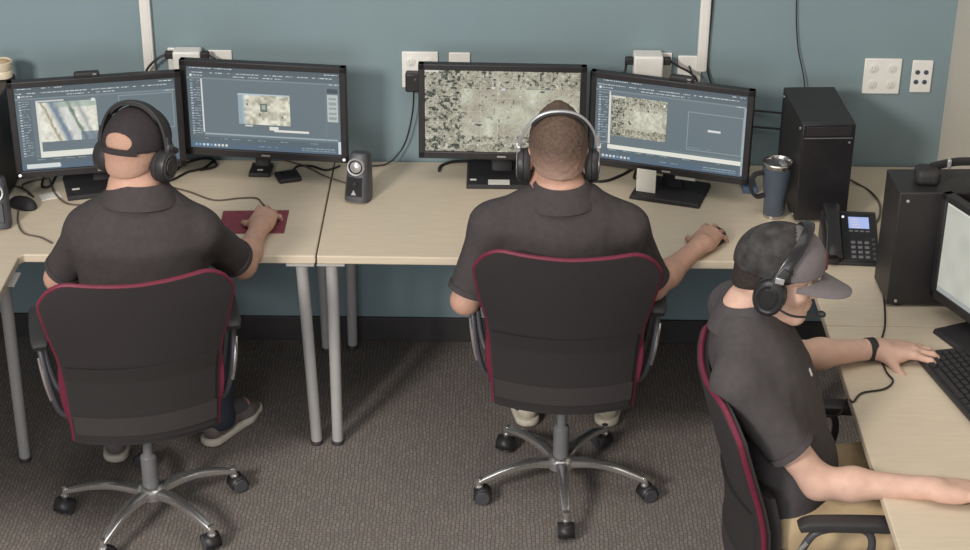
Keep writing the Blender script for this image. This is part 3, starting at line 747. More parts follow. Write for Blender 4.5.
raceway(1.282, 1.318, 1.10, 'upright white cable raceway on the teal wall above the map window monitor')

# ------------------------------------------------------------------ cables
def cable(pts, r, label, m='cable', sm=6, name='cable'):
    o = MB().tube(pts, r, 8, smooth=sm); c = np.mean(np.array(o.v), 0); base = (c[0], c[1], min(v[2] for v in o.v))
    o.v = [(v[0]-base[0], v[1]-base[1], v[2]-base[2]) for v in o.v]
    q = o.build(name, [M[m]]); q.location = base
    return tag(q, label, 'cable')
def onz(*px, z=H+.004): return [atz(a, b, z) for a, b in px]
cable([(-.182, -.47, H+.015)]+onz((262, 203), (256, 198), (240, 198), (214, 200), (190, 192), (168, 186), (158, 182)), .0028, 'thin brown mouse cord curving over the desk above the maroon mat', 'cable_br', name='mouse_cable')
cable(onz((19, 206), (18, 222), (24, 233), (40, 237), (52, 243)), .0028, 'thin brown cord running from the idle mouse to the left edge man\'s elbow', 'cable_br', name='mouse_cable')
cable(onz((2, 190), (14, 186), (26, 190), (34, 197), (22, 186), (36, 180), (50, 178)), .003, 'tangled grey cord on the desk left of the drone still monitor', 'cable_br')
cable(onz((44, 176), (42, 186), (50, 186), (56, 176))+[atz(60, 170, H+.02)], .0045, 'short black cable loop under the lower left corner of the drone still monitor')
cable(onz((50, 180), (54, 192), (66, 203), (84, 205)), .003, 'thin grey cord curling past the white paper slip', 'cable_br')
cable(onz((158, 182), (172, 180), (188, 172), (204, 168), (214, 160)), .0045, 'black power cable crossing between the two left-hand monitors')
cable(onz((168, 181), (180, 166), (195, 160), (210, 158), (216, 166), (200, 170)), .0045, 'second black cable looping beside the first between the two left-hand monitors')
cable(onz((292, 172), (298, 166), (312, 166), (326, 170), (340, 166)), .004, 'black cable bundle running from the flat puck toward the desk speaker')
cable(onz((284, 160), (305, 166), (325, 176), (346, 183)), .0025, 'thin grey speaker wire running to the left side of the desk speaker', 'cable_br')
cable([(.29, -.05, 1.03), (.285, -.035, .95), (.265, -.03, .85), (.235, -.03, .785), (.18, -.05, H+.006), (.06, -.06, H+.005)], .003, 'thin black lead hanging from the small wall charger to the desk')
cable(onz((439, 171), (441, 166), (452, 162), (470, 161), (490, 161)), .0055, 'thick black cable end left of the aerial map monitor stand')
cable(onz((566, 178), (590, 181), (606, 181), (622, 175), (634, 168)), .0055, 'thick black cable crossing between the two middle monitors')
cable(onz((590, 172), (592, 190), (596, 202), (604, 212)), .0025, 'thin dark headset cord dropping beside the brown-haired man', name='headset_cable')
cable(onz((636, 170), (634, 178), (642, 178), (650, 168)), .004, 'short black cord behind the white label of the map window monitor stand')
cable([(1.745, -.12, H+.05)]+onz((858, 184), (872, 193), (880, 205), (879, 218), (872, 226)), .004, 'brown cable curving over the desk between the front-on tower and the phone', 'cable_br')
cable([(1.606, -.012, 1.6), (1.612, -.012, 1.36), (1.63, -.014, 1.2), (1.665, -.02, 1.06), (1.675, -.03, .9), (1.665, -.04, H+.006)], .0022, 'thin black wire hanging down the teal wall behind the front-on tower')
cable([(1.323, -.012, 1.6), (1.322, -.012, 1.36), (1.318, -.012, 1.15), (1.325, -.014, 1.09), (1.35, -.03, 1.0), (1.36, -.05, H+.006)], .0035, 'black wire running down the right side of the raceway over the map window monitor')
cable([(1.47, -.02, .96), (1.52, -.02, .955), (1.6, -.03, .95), (1.7, -.04, .93)], .004, 'upper black wire strung along the wall behind the tumbler')
cable([(1.46, -.02, .90), (1.52, -.02, .893), (1.6, -.03, .89), (1.7, -.04, .88)], .004, 'lower black wire strung along the wall behind the tumbler')
cable([(1.255, -.012, 1.12), (1.27, -.03, 1.09), (1.29, -.03, 1.05), (1.25, -.03, 1.0), (1.24, -.04, .9), (1.235, -.05, H+.005)], .003, 'short black wire twisted in front of the plate at the raceway foot')

# ------------------------------------------------------------------ office chairs (local: forward +y, gas column at the origin)
def back_pt(u, z):
    """point of the backrest's rear face: u in -1..1 across, z height"""
    zs = [.368, .50, .60, .68, .78, .88, .95, .985]
    w = np.interp(z, zs, [.218, .226, .232, .240, .262, .279, .277, .262])
    y = np.interp(z, zs, [-.148, -.152, -.160, -.180, -.212, -.243, -.262, -.272])
    return (u*w, y+.055*u*u, z)
def make_chair(label):
    c = empty('office_chair', (0, 0, 0), 0, label, 'chair', 'crimson-piped office chairs')
    # backrest: swept grid with thickness
    nu, nz = 25, 31
    def ztop(u): return .965+.020*abs(u)**1.5-.080*max(0, (abs(u)-.68)/.32)**2.6
    def grid(z0, f1, off, u0=-1, u1=1):
        vs = []
        for j in range(nz):
            for i in range(nu):
                u = u0+(u1-u0)*i/(nu-1); z1 = ztop(u) if f1 is None else f1
                z = z0+(z1-z0)*j/(nz-1); p = back_pt(u, z); vs.append((p[0], p[1]+off, p[2]))
        return vs
    def slab(z0, z1, oa, ob, m, mi=0, u0=-1, u1=1):
        a = grid(z0, z1, oa, u0, u1); b = grid(z0, z1, ob, u0, u1); n = nu*nz; fs = []
        for j in range(nz-1):
            for i in range(nu-1):
                q = (j*nu+i, j*nu+i+1, (j+1)*nu+i+1, (j+1)*nu+i); fs.append(q); fs.append(tuple(n+k for k in q[::-1]))
        ring = [i for i in range(nu)]+[j*nu+nu-1 for j in range(1, nz)]+[(nz-1)*nu+i for i in range(nu-2, -1, -1)]+[j*nu for j in range(nz-2, 0, -1)]
        for k in range(len(ring)):
            p, q = ring[k], ring[(k+1) % len(ring)]; fs.append((q, p, n+p, n+q))
        m.add(a+b, fs, mi)
    m = MB(); slab(.368, None, 0, .03, m); br = m.build('backrest', [M['meshback']], c)
    m = MB(); slab(.385, .655, -.010, .0, m, 0, -.95, .95); m.build('rear_panel', [M['meshdark']], br)
    m = MB(); slab(.41, .475, -.015, -.009, m, 0, -.97, .97); m.build('rear_band', [M['band']], br)
    m = MB(); slab(.452, .70, .028, .072, m, 0, -.9, .9); m.build('lumbar_cushion', [M['meshdark']], br)
    pts = [back_pt(-1, z) for z in np.linspace(.372, .895, 16)]
    for u in -np.cos(np.linspace(0, pi, 33)): pts.append(back_pt(u*.995, ztop(u)))
    pts += [back_pt(1, z) for z in np.linspace(.895, .372, 16)]
    pts = [(p[0], p[1]+.012, p[2]) for p in pts]
    tag(MB().tube(pts, .0085, 8).build('piping', [M['red']], br), label='crimson edge piping')
    for sx in (-1, 1):
        m = MB(); P = []
        for z in np.linspace(.42, .66, 9):
            p = back_pt(sx*.97, z); k = sin(pi*(z-.38)/.32); P.append((p[0]+sx*.012*k, p[1]+.036, z))
        m.tube(P, [.55, .85, 1, 1.1, 1.1, 1.05, .9, .7, .35], 12, flat=(.052, .030, (0, 1, 0))); tag(m.build('side_bolster', [M['redfab']], br), label='crimson side of the back cushion')
    # seat
    m = MB(); vs = []; fs = []; prof = [(.86, .435), (.97, .445), (1.0, .468), (.985, .492), (.90, .507), (.6, .512), (.2, .506)]; n = 40
    for s, z in prof:
        for i in range(n):
            a = 2*pi*i/n; ct, st = cos(a), sin(a); e = .5
            x = .245*s*abs(ct)**e*(1 if ct > 0 else -1); y = .068+.18*s*abs(st)**e*(1 if st > 0 else -1)
            vs.append((x, y, z-(.03*max(0, (y-.12)/.15)**2)))
    for k in range(len(prof)-1):
        for i in range(n): fs.append((k*n+i, k*n+(i+1) % n, k*n+n+(i+1) % n, k*n+n+i))
    fs += [tuple(range(n-1, -1, -1)), tuple((len(prof)-1)*n+i for i in range(n))]
    m.add(vs, fs); m.build('seat', [M['meshdark']], c)
    MB().box((0, .06, .42), (.3, .24, .03)).build('seat_plate', [M['blackp']], c, bevel=.008)
    MB().box((0, .02, .395), (.14, .2, .035)).build('tilt_mechanism', [M['blackm']], c, bevel=.01)
    MB().tube([(0, -.05, .405), (0, -.128, .41), (0, -.134, .47), (0, -.136, .55)], 1, 10, smooth=5, flat=(.07, .016, (1, 0, 0))).build('back_bracket', [M['blackp']], c)
    MB().tube([(.06, .06, .395), (.2, .07, .395), (.25, .07, .385)], [.005, .005, .008], 8).build('tilt_lever', [M['blackp']], c)
    g = MB().lathe([(.026, .10), (.026, .23), (.022, .235), (.0155, .24), (.0155, .385)], (0, 0, 0), 20).build('gas_column', [M['grey']], c)
    for sx in (-1, 1):
        a = MB().tube([(sx*.19, -.02, .425), (sx*.245, -.02, .432), (sx*.272, -.02, .50), (sx*.288, .0, .59), (sx*.293, .04, .652), (sx*.293, .15, .658), (sx*.290, .18, .60), (sx*.272, .15, .49), (sx*.245, .12, .432), (sx*.19, .11, .425)], .0105, 10, smooth=5).build('armrest', [M['darkgrey']], c)
        MB().tube([(sx*.276, -.027, .49), (sx*.287, -.022, .54), (sx*.295, -.008, .59), (sx*.299, .01, .62)], .0065, 8, smooth=4).build('chrome_inlay', [M['chrome']], a)
        MB().tube([(sx*.292, -.015, .664), (sx*.292, .015, .674), (sx*.292, .12, .675), (sx*.290, .21, .672), (sx*.286, .24, .664)], [.7, .95, 1, 1, .7], 14, smooth=4, flat=(.058, .03, (1, 0, 0))).build('pad', [M['armpad']], a)
    h = MB().lathe([(.036, .075), (.045, .082), (.045, .11), (.034, .122), (.027, .125)], (0, 0, 0), 28).build('base_hub', [M['chrome']], c)
    for k in range(5):
        a = radians(-86+72*k); d = Vector((cos(a), sin(a), 0))
        R = .285
        l = MB().tube([d*.03+Vector((0, 0, .098)), d*.10+Vector((0, 0, .112)), d*.18+Vector((0, 0, .108)), d*.25+Vector((0, 0, .090)), d*R+Vector((0, 0, .078))], [1.25, 1.1, .95, .8, .65], 12, smooth=4, flat=(.034, .024, (-d.y, d.x, 0))).build('base_leg', [M['chrome']], c)
        cs = MB().lathe([(.013, .058), (.014, .064), (.010, .068), (.008, .09), (.011, .094), (.0, .097)], (d.x*R, d.y*R, 0), 16).build('caster', [M['chrome']], c)
        TW = Matrix.Translation(tuple(d*R)) @ Matrix.Rotation(a+k*.7, 4, 'Z')
        for sy in (-1, 1):
            MB().lathe([(.010, -.012), (.022, -.012), (.0265, -.007), (.0265, .007), (.022, .012), (.010, .012)], (0, 0, 0), 24, 0, TW @ Matrix.Translation((.012, sy*.0145, .0268)) @ Matrix.Rotation(pi/2, 4, 'X')).build('wheel', [M['darkgrey']], cs)
        vs = []; fs = []
        for i in range(9):
            t = radians(-10+200*i/8)
            for w in (-.026, .026): vs.append((.012+.030*cos(t), w, .0275+.030*sin(t)))
        for i in range(8): fs.append((2*i, 2*i+1, 2*i+3, 2*i+2))
        hd = MB().add(vs, fs, 0, TW).build('hood', [M['blackp']], cs)
        md = hd.modifiers.new('solid', 'SOLIDIFY'); md.thickness = .003
    return c
CH1 = (-.512, -1.18, radians(14.5)); CH2 = (.803, -.982, radians(-2)); CH3 = (1.385, -1.86, radians(-90))
ch = make_chair('crimson-piped black office chair under the man in the black cap at the corner desk')
ch2 = copy_tree(ch); ch3 = copy_tree(ch)
for o, q, l in ((ch, CH1, None), (ch2, CH2, 'crimson-piped black office chair in the middle under the bareheaded brown-haired man'), (ch3, CH3, 'crimson-piped black office chair seen side-on under the man in the grey cap')):
    o.location = (q[0], q[1], 0); o.rotation_euler = (0, 0, q[2])
    if l: o['label'] = l
for q in children(ch3):
    if q.name.split('.')[0] == 'backrest':
        for e in children(q):
            if e.name.split('.')[0] == 'side_bolster' and e.data.vertices[0].co.x > 0: bpy.data.objects.remove(e)
for q in children(ch):
    if q.name.split('.')[0] in ('base_leg', 'caster'): q.rotation_euler = (0, 0, radians(30+86-13))

# ------------------------------------------------------------------ people
def nrm(v): v = np.array(v, float); return v/np.linalg.norm(v)
def hand(v, W, fwd, up, side, pose, sc=1.0, tips=None):
    """W wrist, fwd towards knuckles, up = back of the hand; side +1 right hand; pose: list of 5 (spread, [bends]) thumb first"""
    f = nrm(fwd); n = nrm(np.array(up)-f*np.dot(up, f)); t = np.cross(n, f)*side
    W = np.array(W, float)
    def P(a, b, c): return W+(t*a+f*b+n*c)*sc
    kn = [(.030, .090, .004), (.010, .095, .007), (-.010, .091, .005), (-.028, .082, .0)]
    v.cone(P(.016, .0, 0), P(.022, .06, 0), .017*sc, .016*sc, .02); v.cone(P(-.014, .0, 0), P(-.02, .055, -.002), .016*sc, .015*sc, .02)
    for k in kn: v.cone(P(k[0]*.55, .012, 0), P(*k), .015*sc, .0122*sc, .014)
    v.ell(P(.026, .035, -.010), (.017*sc, .03*sc, .017*sc), np.array([t, f, n]).T, k=.02)
    v.ell(P(-.024, .035, -.008), (.013*sc, .034*sc, .014*sc), np.array([t, f, n]).T, k=.02)
    L = [(.045, .027, .020), (.049, .031, .021), (.045, .028, .020), (.035, .021, .018)]
    ends = []
    for i in range(4):
        sp, bends = pose[i+1]; a = P(*kn[i]); d = nrm(f*cos(sp)+t*sin(sp)); ang = 0; r = (.0102, .0104, .0098, .0088)[i]
        for j in range(3):
            ang += bends[j]; dd = d*cos(ang)-n*sin(ang); b = a+dd*L[i][j]*sc
            v.cone(a, b, r*sc, (r-.001)*sc, .008 if j == 0 else .003)
            v.ell(a+n*.001, (r*1.06*sc,)*3, k=.004)
            a = b; r -= .001
        ends.append((a, dd, r))
    sp, bends = pose[0]; a = P(.020, .022, -.010); ang = sp; dn = bends[0]
    for j, (l, r) in enumerate(((.046, .0145), (.034, .0115), (.027, .0105))):
        dd = nrm(f*cos(ang)+t*sin(ang)-n*sin(dn)); b = a+dd*l*sc
        v.cone(a, b, r*sc, (r-.002)*sc, .014 if j == 0 else .004); a = b; ang -= bends[1]; dn += bends[2]
    return ends
def make_person(name, label, root, pel, nek, lat, headc, hyaw, hpitch, hroll, Sh, El, Wr, hands, hip, knee, ankle, footd, mats, girth=1.0, sleeve=.78, seed=0, hs=1.0, neck_r=.056, hk=1.0):
    """all joints in world coordinates, [left, right]"""
    A = lambda q: np.array(q, float)
    pel, nek, headc = A(pel), A(nek), A(headc); Sh, El, Wr = [A(q) for q in Sh], [A(q) for q in El], [A(q) for q in Wr]
    U = nrm(nek-pel); Lx = nrm(A(lat)-U*np.dot(lat, U)); Fw = np.cross(U, Lx)
    TF = Frame(pel, Lx, Fw, U); T = np.linalg.norm(nek-pel)
    HF = rotframe(headc, hyaw, hpitch, hroll); HF.s = hk
    pts = np.array([pel, nek, headc]+Sh+El+Wr+list(knee)+list(ankle)+[HF.p(0, 0, .13)])
    lo = pts.min(0)-.26; hi = pts.max(0)+.26; lo[2] = 0
    k = T/.53; g = girth
    S = [v*k for v in (-.09, 0, .10, .20, .30, .38, .45, .50, .53)]
    AA = [v*g for v in (.165, .180, .172, .172, .186, .192, .176, .125, .075)]
    BB = [v*g for v in (.105, .122, .122, .118, .122, .118, .100, .078, .062)]
    OO = [0, 0, .01, .012, .006, 0, -.004, -.006, -.004]
    # ---- skin
    v = Vol(lo, hi, .0052)
    v.loft(TF, S, AA, BB, OO, k=.03)
    nb = HF.p(0, -.032, -.085); ND = nrm(U*1.2+HF.R[:, 2]*.8)
    v.cone(nek-U*.03, nb, neck_r+.008, neck_r, .035)
    for i in (0, 1):
        v.cone(nek+U*.01, Sh[i], .055, .052, .05); v.ell(Sh[i], (.058,)*3, k=.04)
        v.cone(Sh[i], El[i], .052*g, .041, .03)
        m = El[i]+(Wr[i]-El[i])*.3
        v.cone(El[i], m, .0385, .0415, .035); v.cone(m, Wr[i], .0415, .027, .03)
        hh = hands[i]; v.cone(Wr[i]-(Wr[i]-El[i])*.12, Wr[i]+nrm(hh[0])*.01, .028, .026, .015)
        hand(v, Wr[i], hh[0], hh[1], -1 if i == 0 else 1, hh[2], hs)
        v.cone(hip[i], knee[i], .082*g, .058, .04); v.cone(knee[i], ankle[i], .055, .038, .03)
        fd = nrm(footd[i]); v.cone(A(ankle[i])-fd*.02, A(ankle[i])+fd*.14-np.array([0, 0, .03]), .032, .028, .02)
    # head
    R = HF.R; p = HF.p; v.sc = hk
    v.ell(p(0, -.012, .030), (.077, .098, .090), R, .02); v.ell(p(0, .022, -.040), (.061, .074, .072), R, .025)
    for sx in (-1, 1): v.cone(p(sx*.054, .0, -.06), p(sx*.018, .068, -.100), .017, .016, .03)
    v.ell(p(0, .070, -.098), (.024, .022, .019), R, .025)
    v.cone(p(0, .088, .016), p(0, .111, -.026), .0075, .0125, .012)
    for sx in (-1, 1):
        v.ell(p(sx*.012, .100, -.031), (.008, .010, .0075), R, .006); v.cone(p(sx*.012, .088, .026), p(sx*.042, .074, .024), .010, .008, .016)
        v.ell(p(sx*.043, .064, -.022), (.022, .020, .018), R, .025); v.ell(p(sx*.031, .100, .006), (.015, .014, .010), R, .012, 's')
        v.ell(p(sx*.080, -.008, -.008), (.011, .020, .034), R, .008); v.ell(p(sx*.076, -.014, .004), (.012, .016, .022), R, .01)
        v.ell(p(sx*.092, -.002, -.010), (.006, .009, .016), R, .005, 's')
    v.ell(p(0, .093, -.060), (.023, .009, .0055), R, .006); v.ell(p(0, .090, -.071), (.020, .010, .006), R, .006); v.ell(p(0, .104, -.0655), (.021, .006, .0013), R, .003, 's')
    body = v.build(name, [mats['skin']], None, root)
    body.location = root; tag(body, label, 'person')
    for sx in (-1, 1):
        e = MB().lathe([(.0115*sin(t), -.0115*cos(t)) for t in np.linspace(.02, pi-.02, 12)], (0, 0, 0), 16, 0, Matrix.Translation(tuple(p(sx*.031, .079, .006)-A(root)))).build('eye', [M['eye']], body)
        MB().lathe([(.0055, 0), (.0055, .001), (.002, .0016)], (0, 0, 0), 14, 0, Matrix.Translation(tuple(p(sx*.031, .0897, .006)-A(root))) @ Matrix(R.tolist()).to_4x4() @ Matrix.Rotation(-pi/2, 4, 'X')).build('iris', [M['iris']], e)
    # ---- shirt
    v = Vol(np.minimum(lo, lo)+(0, 0, .25), hi-(0, 0, .12), .0065)
    inf = .016
    v.loft(TF, S, [a+inf for a in AA], [b+inf+.004 for b in BB], OO, k=.03)
    v.ell(pel+U*.08+Fw*.02, (.18*g, .14*g, .12), TF.R, .05)
    for i in (0, 1):
        v.cone(nek+U*.004, Sh[i]+U*.004, .068, .064, .04)
        v.cone(Sh[i], El[i], .067*g, .060*g, .045, cut=sleeve)
    arm = [nrm(El[i]-Sh[i]) for i in (0, 1)]
    v.wrinkle(.0075, 16, seed, (1, 1, .8))
    v.wrinkle(.003, 44, seed+5)
    v.halfspace(pel-U*.066, -U)
    v.cone(nek-U*.03, nek+ND*.05, neck_r+.020, neck_r+.011, .02)
    v.halfspace(nek+ND*.036, ND, nek-.10, nek+.12, k=.012)
    o = A(root); shirt = v.build('polo_shirt', [mats['shirt']], body, root)
    # collar: folded band round the neck, open at the throat
    m = MB(); n = 44; rows = [(neck_r+.010, .048), (neck_r+.013, .052), (neck_r+.018, .047), (neck_r+.046, .004), (neck_r+.052, -.012), (neck_r+.030, -.022), (neck_r+.012, .030)]
    vs = []; fs = []
    for r, z in rows:
        for i in range(n):
            a = radians(90+16)+(2*pi-radians(32))*(i/(n-1)); a2 = a
            x, y = cos(a2), sin(a2); dip = -.045*max(0, y)**1.5
            open_ = 1
            q = nek+Lx*x*r*1.08+Fw*(y*r*1.05)+ND*(z+dip-.003)
            vs.append(tuple(q-o))
    for kx in range(len(rows)):
        k2 = (kx+1) % len(rows)
        for i in range(n-1): fs.append((kx*n+i, kx*n+i+1, k2*n+i+1, k2*n+i))
    fs.append(tuple(kx*n for kx in range(len(rows)))); fs.append(tuple(kx*n+n-1 for kx in range(len(rows)-1, -1, -1)))
    m.add(vs, fs).build('collar', [mats['shirt']], shirt)
    for i in (0, 1):       # sleeve hems
        a = arm[i]; L = np.linalg.norm(El[i]-Sh[i]); c = Sh[i]+a*L*(sleeve-.012); r = (.067+(.060-.067)*sleeve)*g+.001
        b1 = nrm(np.cross(a, (0.3, .2, 1))); b2 = np.cross(a, b1)
        ring = [tuple(c+(b1*cos(t)+b2*sin(t))*r-o) for t in np.linspace(0, 2*pi, 33)]
        m = MB(); vs = []
        for t in np.linspace(0, 2*pi, 32, endpoint=False):
            e = b1*cos(t)+b2*sin(t)
            for rr, zz in ((r+.0025, -.012), (r+.0035, .006), (r-.012, .006), (r-.012, -.012)): vs.append(tuple(c+e*rr+a*zz-o))
        fs = [(4*i_+j, 4*i_+(j+1) % 4, (4*((i_+1) % 32))+(j+1) % 4, 4*((i_+1) % 32)+j) for i_ in range(32) for j in range(4)]
        m.add(vs, fs).build('sleeve_hem', [mats['shirt']], shirt)
    # ---- trousers
    v = Vol((lo[0], lo[1], 0), (hi[0], hi[1], .85), .007)
    v.ell(pel-U*.02, (.185*g, .135*g, .115), TF.R, .04); v.loft(TF, [-.09, 0, .06], [.175*g, .19*g, .18*g], [.115*g, .13*g, .125*g], [0, 0, .005], k=.03)
    for i in (0, 1):
        v.cone(hip[i], knee[i], .094*g, .072, .05); an = A(ankle[i]); v.cone(knee[i], an, .069, .054, .03); v.cone(an, an-np.array((0, 0, .03)), .054, .055, .02, cut=1.0)
    v.wrinkle(.008, 22, seed+9); v.wrinkle(.003, 55, seed+12)
    v.halfspace(pel+U*.06, U)
    tr = v.build('trousers', [mats['trousers']], body, root)
    bl = []
    for i in range(40):
        t = 2*pi*i/40
        for rr, zz in ((.0, -.0), (.006, .0), (.006, .035), (.0, .035)):
            q = pel+U*(.028+zz)+Lx*cos(t)*(.186*g+rr)+Fw*(sin(t)*(.130*g+rr)+.004); bl.append(tuple(q-o))
    MB().add(bl, [(4*i_+j, 4*i_+(j+1) % 4, 4*((i_+1) % 40)+(j+1) % 4, 4*((i_+1) % 40)+j) for i_ in range(40) for j in range(4)]).build('belt', [M['blackm']], tr)
    # ---- shoes
    for i in (0, 1):
        fd = nrm(footd[i]); an = A(ankle[i]); kn_ = A(knee[i])
        MB().tube([tuple(an+(kn_-an)*.16-o), tuple(an-o), tuple(an+fd*.05-np.array((0, 0, .008))-o), tuple(an+fd*.13-np.array((0, 0, .03))-o)], [.044, .043, .038, .034], 16, smooth=4).build('sock', [M['sock']], body)
        sd = np.cross(fd, (0, 0, 1)); gz = an[2]-.085
        b = np.array([an[0], an[1], gz])
        v = Vol(b+np.minimum(fd*-.09, fd*.24)-(.07, .07, -.0), b+np.maximum(fd*-.09, fd*.24)+(.07, .07, .16), .0045)
        v.cone(b-fd*.035+(0, 0, .05), b+fd*.02+(0, 0, .055), .036, .040, .02); v.cone(b+fd*.02+(0, 0, .06), b+fd*.14+(0, 0, .036), .040, .042, .03, flat=((0, 0, 1), 1.35)); v.cone(b+fd*.14+(0, 0, .03), b+fd*.185+(0, 0, .028), .044, .036, .02, flat=((0, 0, 1), 1.5))
        v.cone(b+(0, 0, .08), b+(0, 0, .125), .042, .043, .02); v.cone(b+(0, 0, .11), b+(0, 0, .2), .032, .034, .01, 's'); v.halfspace(b+(0, 0, .02), (0, 0, -1), k=.003)
        sh = v.build('shoe', [mats['shoe']], body, root)
        v = Vol(b+np.minimum(fd*-.1, fd*.25)-(.07, .07, 0), b+np.maximum(fd*-.1, fd*.25)+(.07, .07, .06), .0045)
        v.cone(b-fd*.036+(0, 0, .015), b+fd*.13+(0, 0, .015), .043, .050, .01); v.cone(b+fd*.13+(0, 0, .015), b+fd*.19+(0, 0, .015), .050, .040, .02); v.halfspace(b+(0, 0, .028), (0, 0, 1), k=.004); v.halfspace(b+(0, 0, .002), (0, 0, -1), k=.004)
        v.build('sole', [M['sole']], sh, root)
        for q in range(4):
            yy = .055+.022*q; w = .022; zz = .098-.010*q
            MB().tube([tuple(b+fd*yy-sd*w+np.array((0, 0, zz-.006))-o), tuple(b+fd*yy+np.array((0, 0, zz+.001))-o), tuple(b+fd*yy+sd*w+np.array((0, 0, zz-.006))-o)], .0028, 6, smooth=3).build('lace', [M['sole']], sh)
    return body, HF, TF
def cap_on(body, HF, root, mats, hole=False, emblem=False, brim_curve=.024, tilt=0.0):
    """baseball cap worn forwards"""
    R = HF.R; p = HF.p; o = np.array(root, float)
    v = Vol(np.minimum.reduce([p(x, y, z) for x in (-.11, .11) for y in (-.14, .13) for z in (-.03, .15)])-.02, np.maximum.reduce([p(x, y, z) for x in (-.11, .11) for y in (-.14, .13) for z in (-.03, .15)])+.02, .0042)
    v.sc = HF.s
    v.ell(p(0, -.010, .030), (.0865, .108, .101), R, .01); v.ell(p(0, .02, .05), (.080, .088, .078), R, .03)
    v.wrinkle(.0025, 30, 3)
    n = HF.d(0, .10, -1); v.halfspace(p(0, 0, .020), n, k=.004)
    v.ell(p(0, -.012, .024), (.0785, .0995, .092), R, .003, 's')
    if hole:
        v.ell(p(0, -.118, .040), (.044, .05, .026), R, .004, 's')
    pick = None; mm = [mats[0]]
    if len(mats) > 1:
        mm = list(mats[:2]); pick = lambda c: (((c-HF.o) @ R)[:, 1] < .012+.02*np.abs(((c-HF.o) @ R)[:, 0])/.08).astype(np.int32)
    cap = v.build('baseball_cap', mm, body, root, pick)
    if hole:
        ring = [tuple(p(.0875*sin(t)*.93, -.010-.112*cos(t), .012+.002*cos(t))-o) for t in np.linspace(-.75, .75, 17)]
        MB().tube(ring, 1, 10, flat=(.019, .004, tuple(HF.d(0, 0, 1)))).build('strap', [mats[0]], cap)
    MB().lathe([(.008, 0), (.007, .003), (.003, .005), (0, .0052)], (0, 0, 0), 16, 0, Matrix.Translation(tuple(p(0, -.005, .130)-o)) @ Matrix(R.tolist()).to_4x4()).build('button', [M['grey'] if hole else mats[0]], cap)
    nu, nv = 21, 9; vs = []
    for t in (0, -.0035):
        for j in range(nv):
            for i in range(nu):
                u = -1+2*i/(nu-1); w = j/(nv-1)
                a = u*1.12; bx, by = .083*sin(a), .012+.093*cos(a)
                ln = .082*(1-abs(u)**2.8)
                q = p(bx*(1+.0*w), by+w*ln, .026-.004-.022*w*(ln/.082)-brim_curve*u*u*(.5+.5*w)+t+.002)
                vs.append(tuple(q-o))
    N = nu*nv; fs = []
    for j in range(nv-1):
        for i in range(nu-1):
            a = (j*nu+i, j*nu+i+1, (j+1)*nu+i+1, (j+1)*nu+i); fs.append(a); fs.append(tuple(N+k for k in a[::-1]))
    for i in range(nu-1): fs.append((nu*(nv-1)+i, nu*(nv-1)+i+1, N+nu*(nv-1)+i+1, N+nu*(nv-1)+i)); fs.append((i+1, i, N+i, N+i+1))
    MB().add(vs, fs).build('brim', [mats[0]], cap)
    if emblem:
        m = MB()
        for dx, dz, w, h in ((0, 0, .034, .020), (-.006, .012, .02, .012), (.008, -.010, .018, .010)):
            q = p(dx, .105, .064+dz)
            vv = [tuple(p(dx+sx*w/2, .1095-.28*(dz+sz*h/2)-3.2*(dx+sx*w/2)**2, .066+dz+sz*h/2)-o) for sx, sz in ((-1, -1), (1, -1), (1, 1), (-1, 1))]
            m.add(vv+[tuple(np.array(a)-HF.d(0, .008, 0)) for a in vv], [(0, 1, 2, 3), (7, 6, 5, 4), (0, 4, 5, 1), (1, 5, 6, 2), (2, 6, 7, 3), (3, 7, 4, 0)])
        tag(m.build('emblem', [M['logo']], cap), label='small dark red emblem on the cap front')
    return cap
def hair_on(body, HF, root, m, zcut, back, top=0.0, amp=.004, seed=2, name='hair'):
    R = HF.R; p = HF.p
    c = np.array([p(x, y, z) for x in (-.11, .11) for y in (-.13, .12) for z in (-.11, .16)])
    v = Vol(c.min(0), c.max(0), .004)
    v.sc = HF.s
    v.ell(p(0, -.013, .032), (.080, .101, .093), R, .01)
    if top: v.ell(p(0, .012, .060+top*.6), (.064, .076, .060+top*.5), R, .04)
    v.ell(p(0, -.045, -.035), (.062+back, .058+back, .056), R, .03)
    if top:
        rg = np.random.default_rng(seed)
        for q in range(150):
            a, t = rg.uniform(0, 2*pi), rg.uniform(0, 1)**.6
            e = (.062*t*cos(a), .012+.074*t*sin(a), .122+top*.9-.055*t*t)
            v.ell(p(*e), (rg.uniform(.006, .010), rg.uniform(.010, .018), rg.uniform(.008, .014)), R, k=.006)
    v.wrinkle(amp, 120, seed); v.wrinkle(amp*.7, 260, seed+1)
    # hairline: keep what is above/behind
    v.halfspace(p(0, .058, .03), HF.d(0, 1, -.55), k=.01); v.halfspace(p(0, -.06, zcut), HF.d(0, .45, -1), k=.01)
    for sx in (-1, 1): v.ell(p(sx*.086, .004, -.022), (.03, .028, .042), R, .01, 's')
    return v.build(name, [m], body, root)
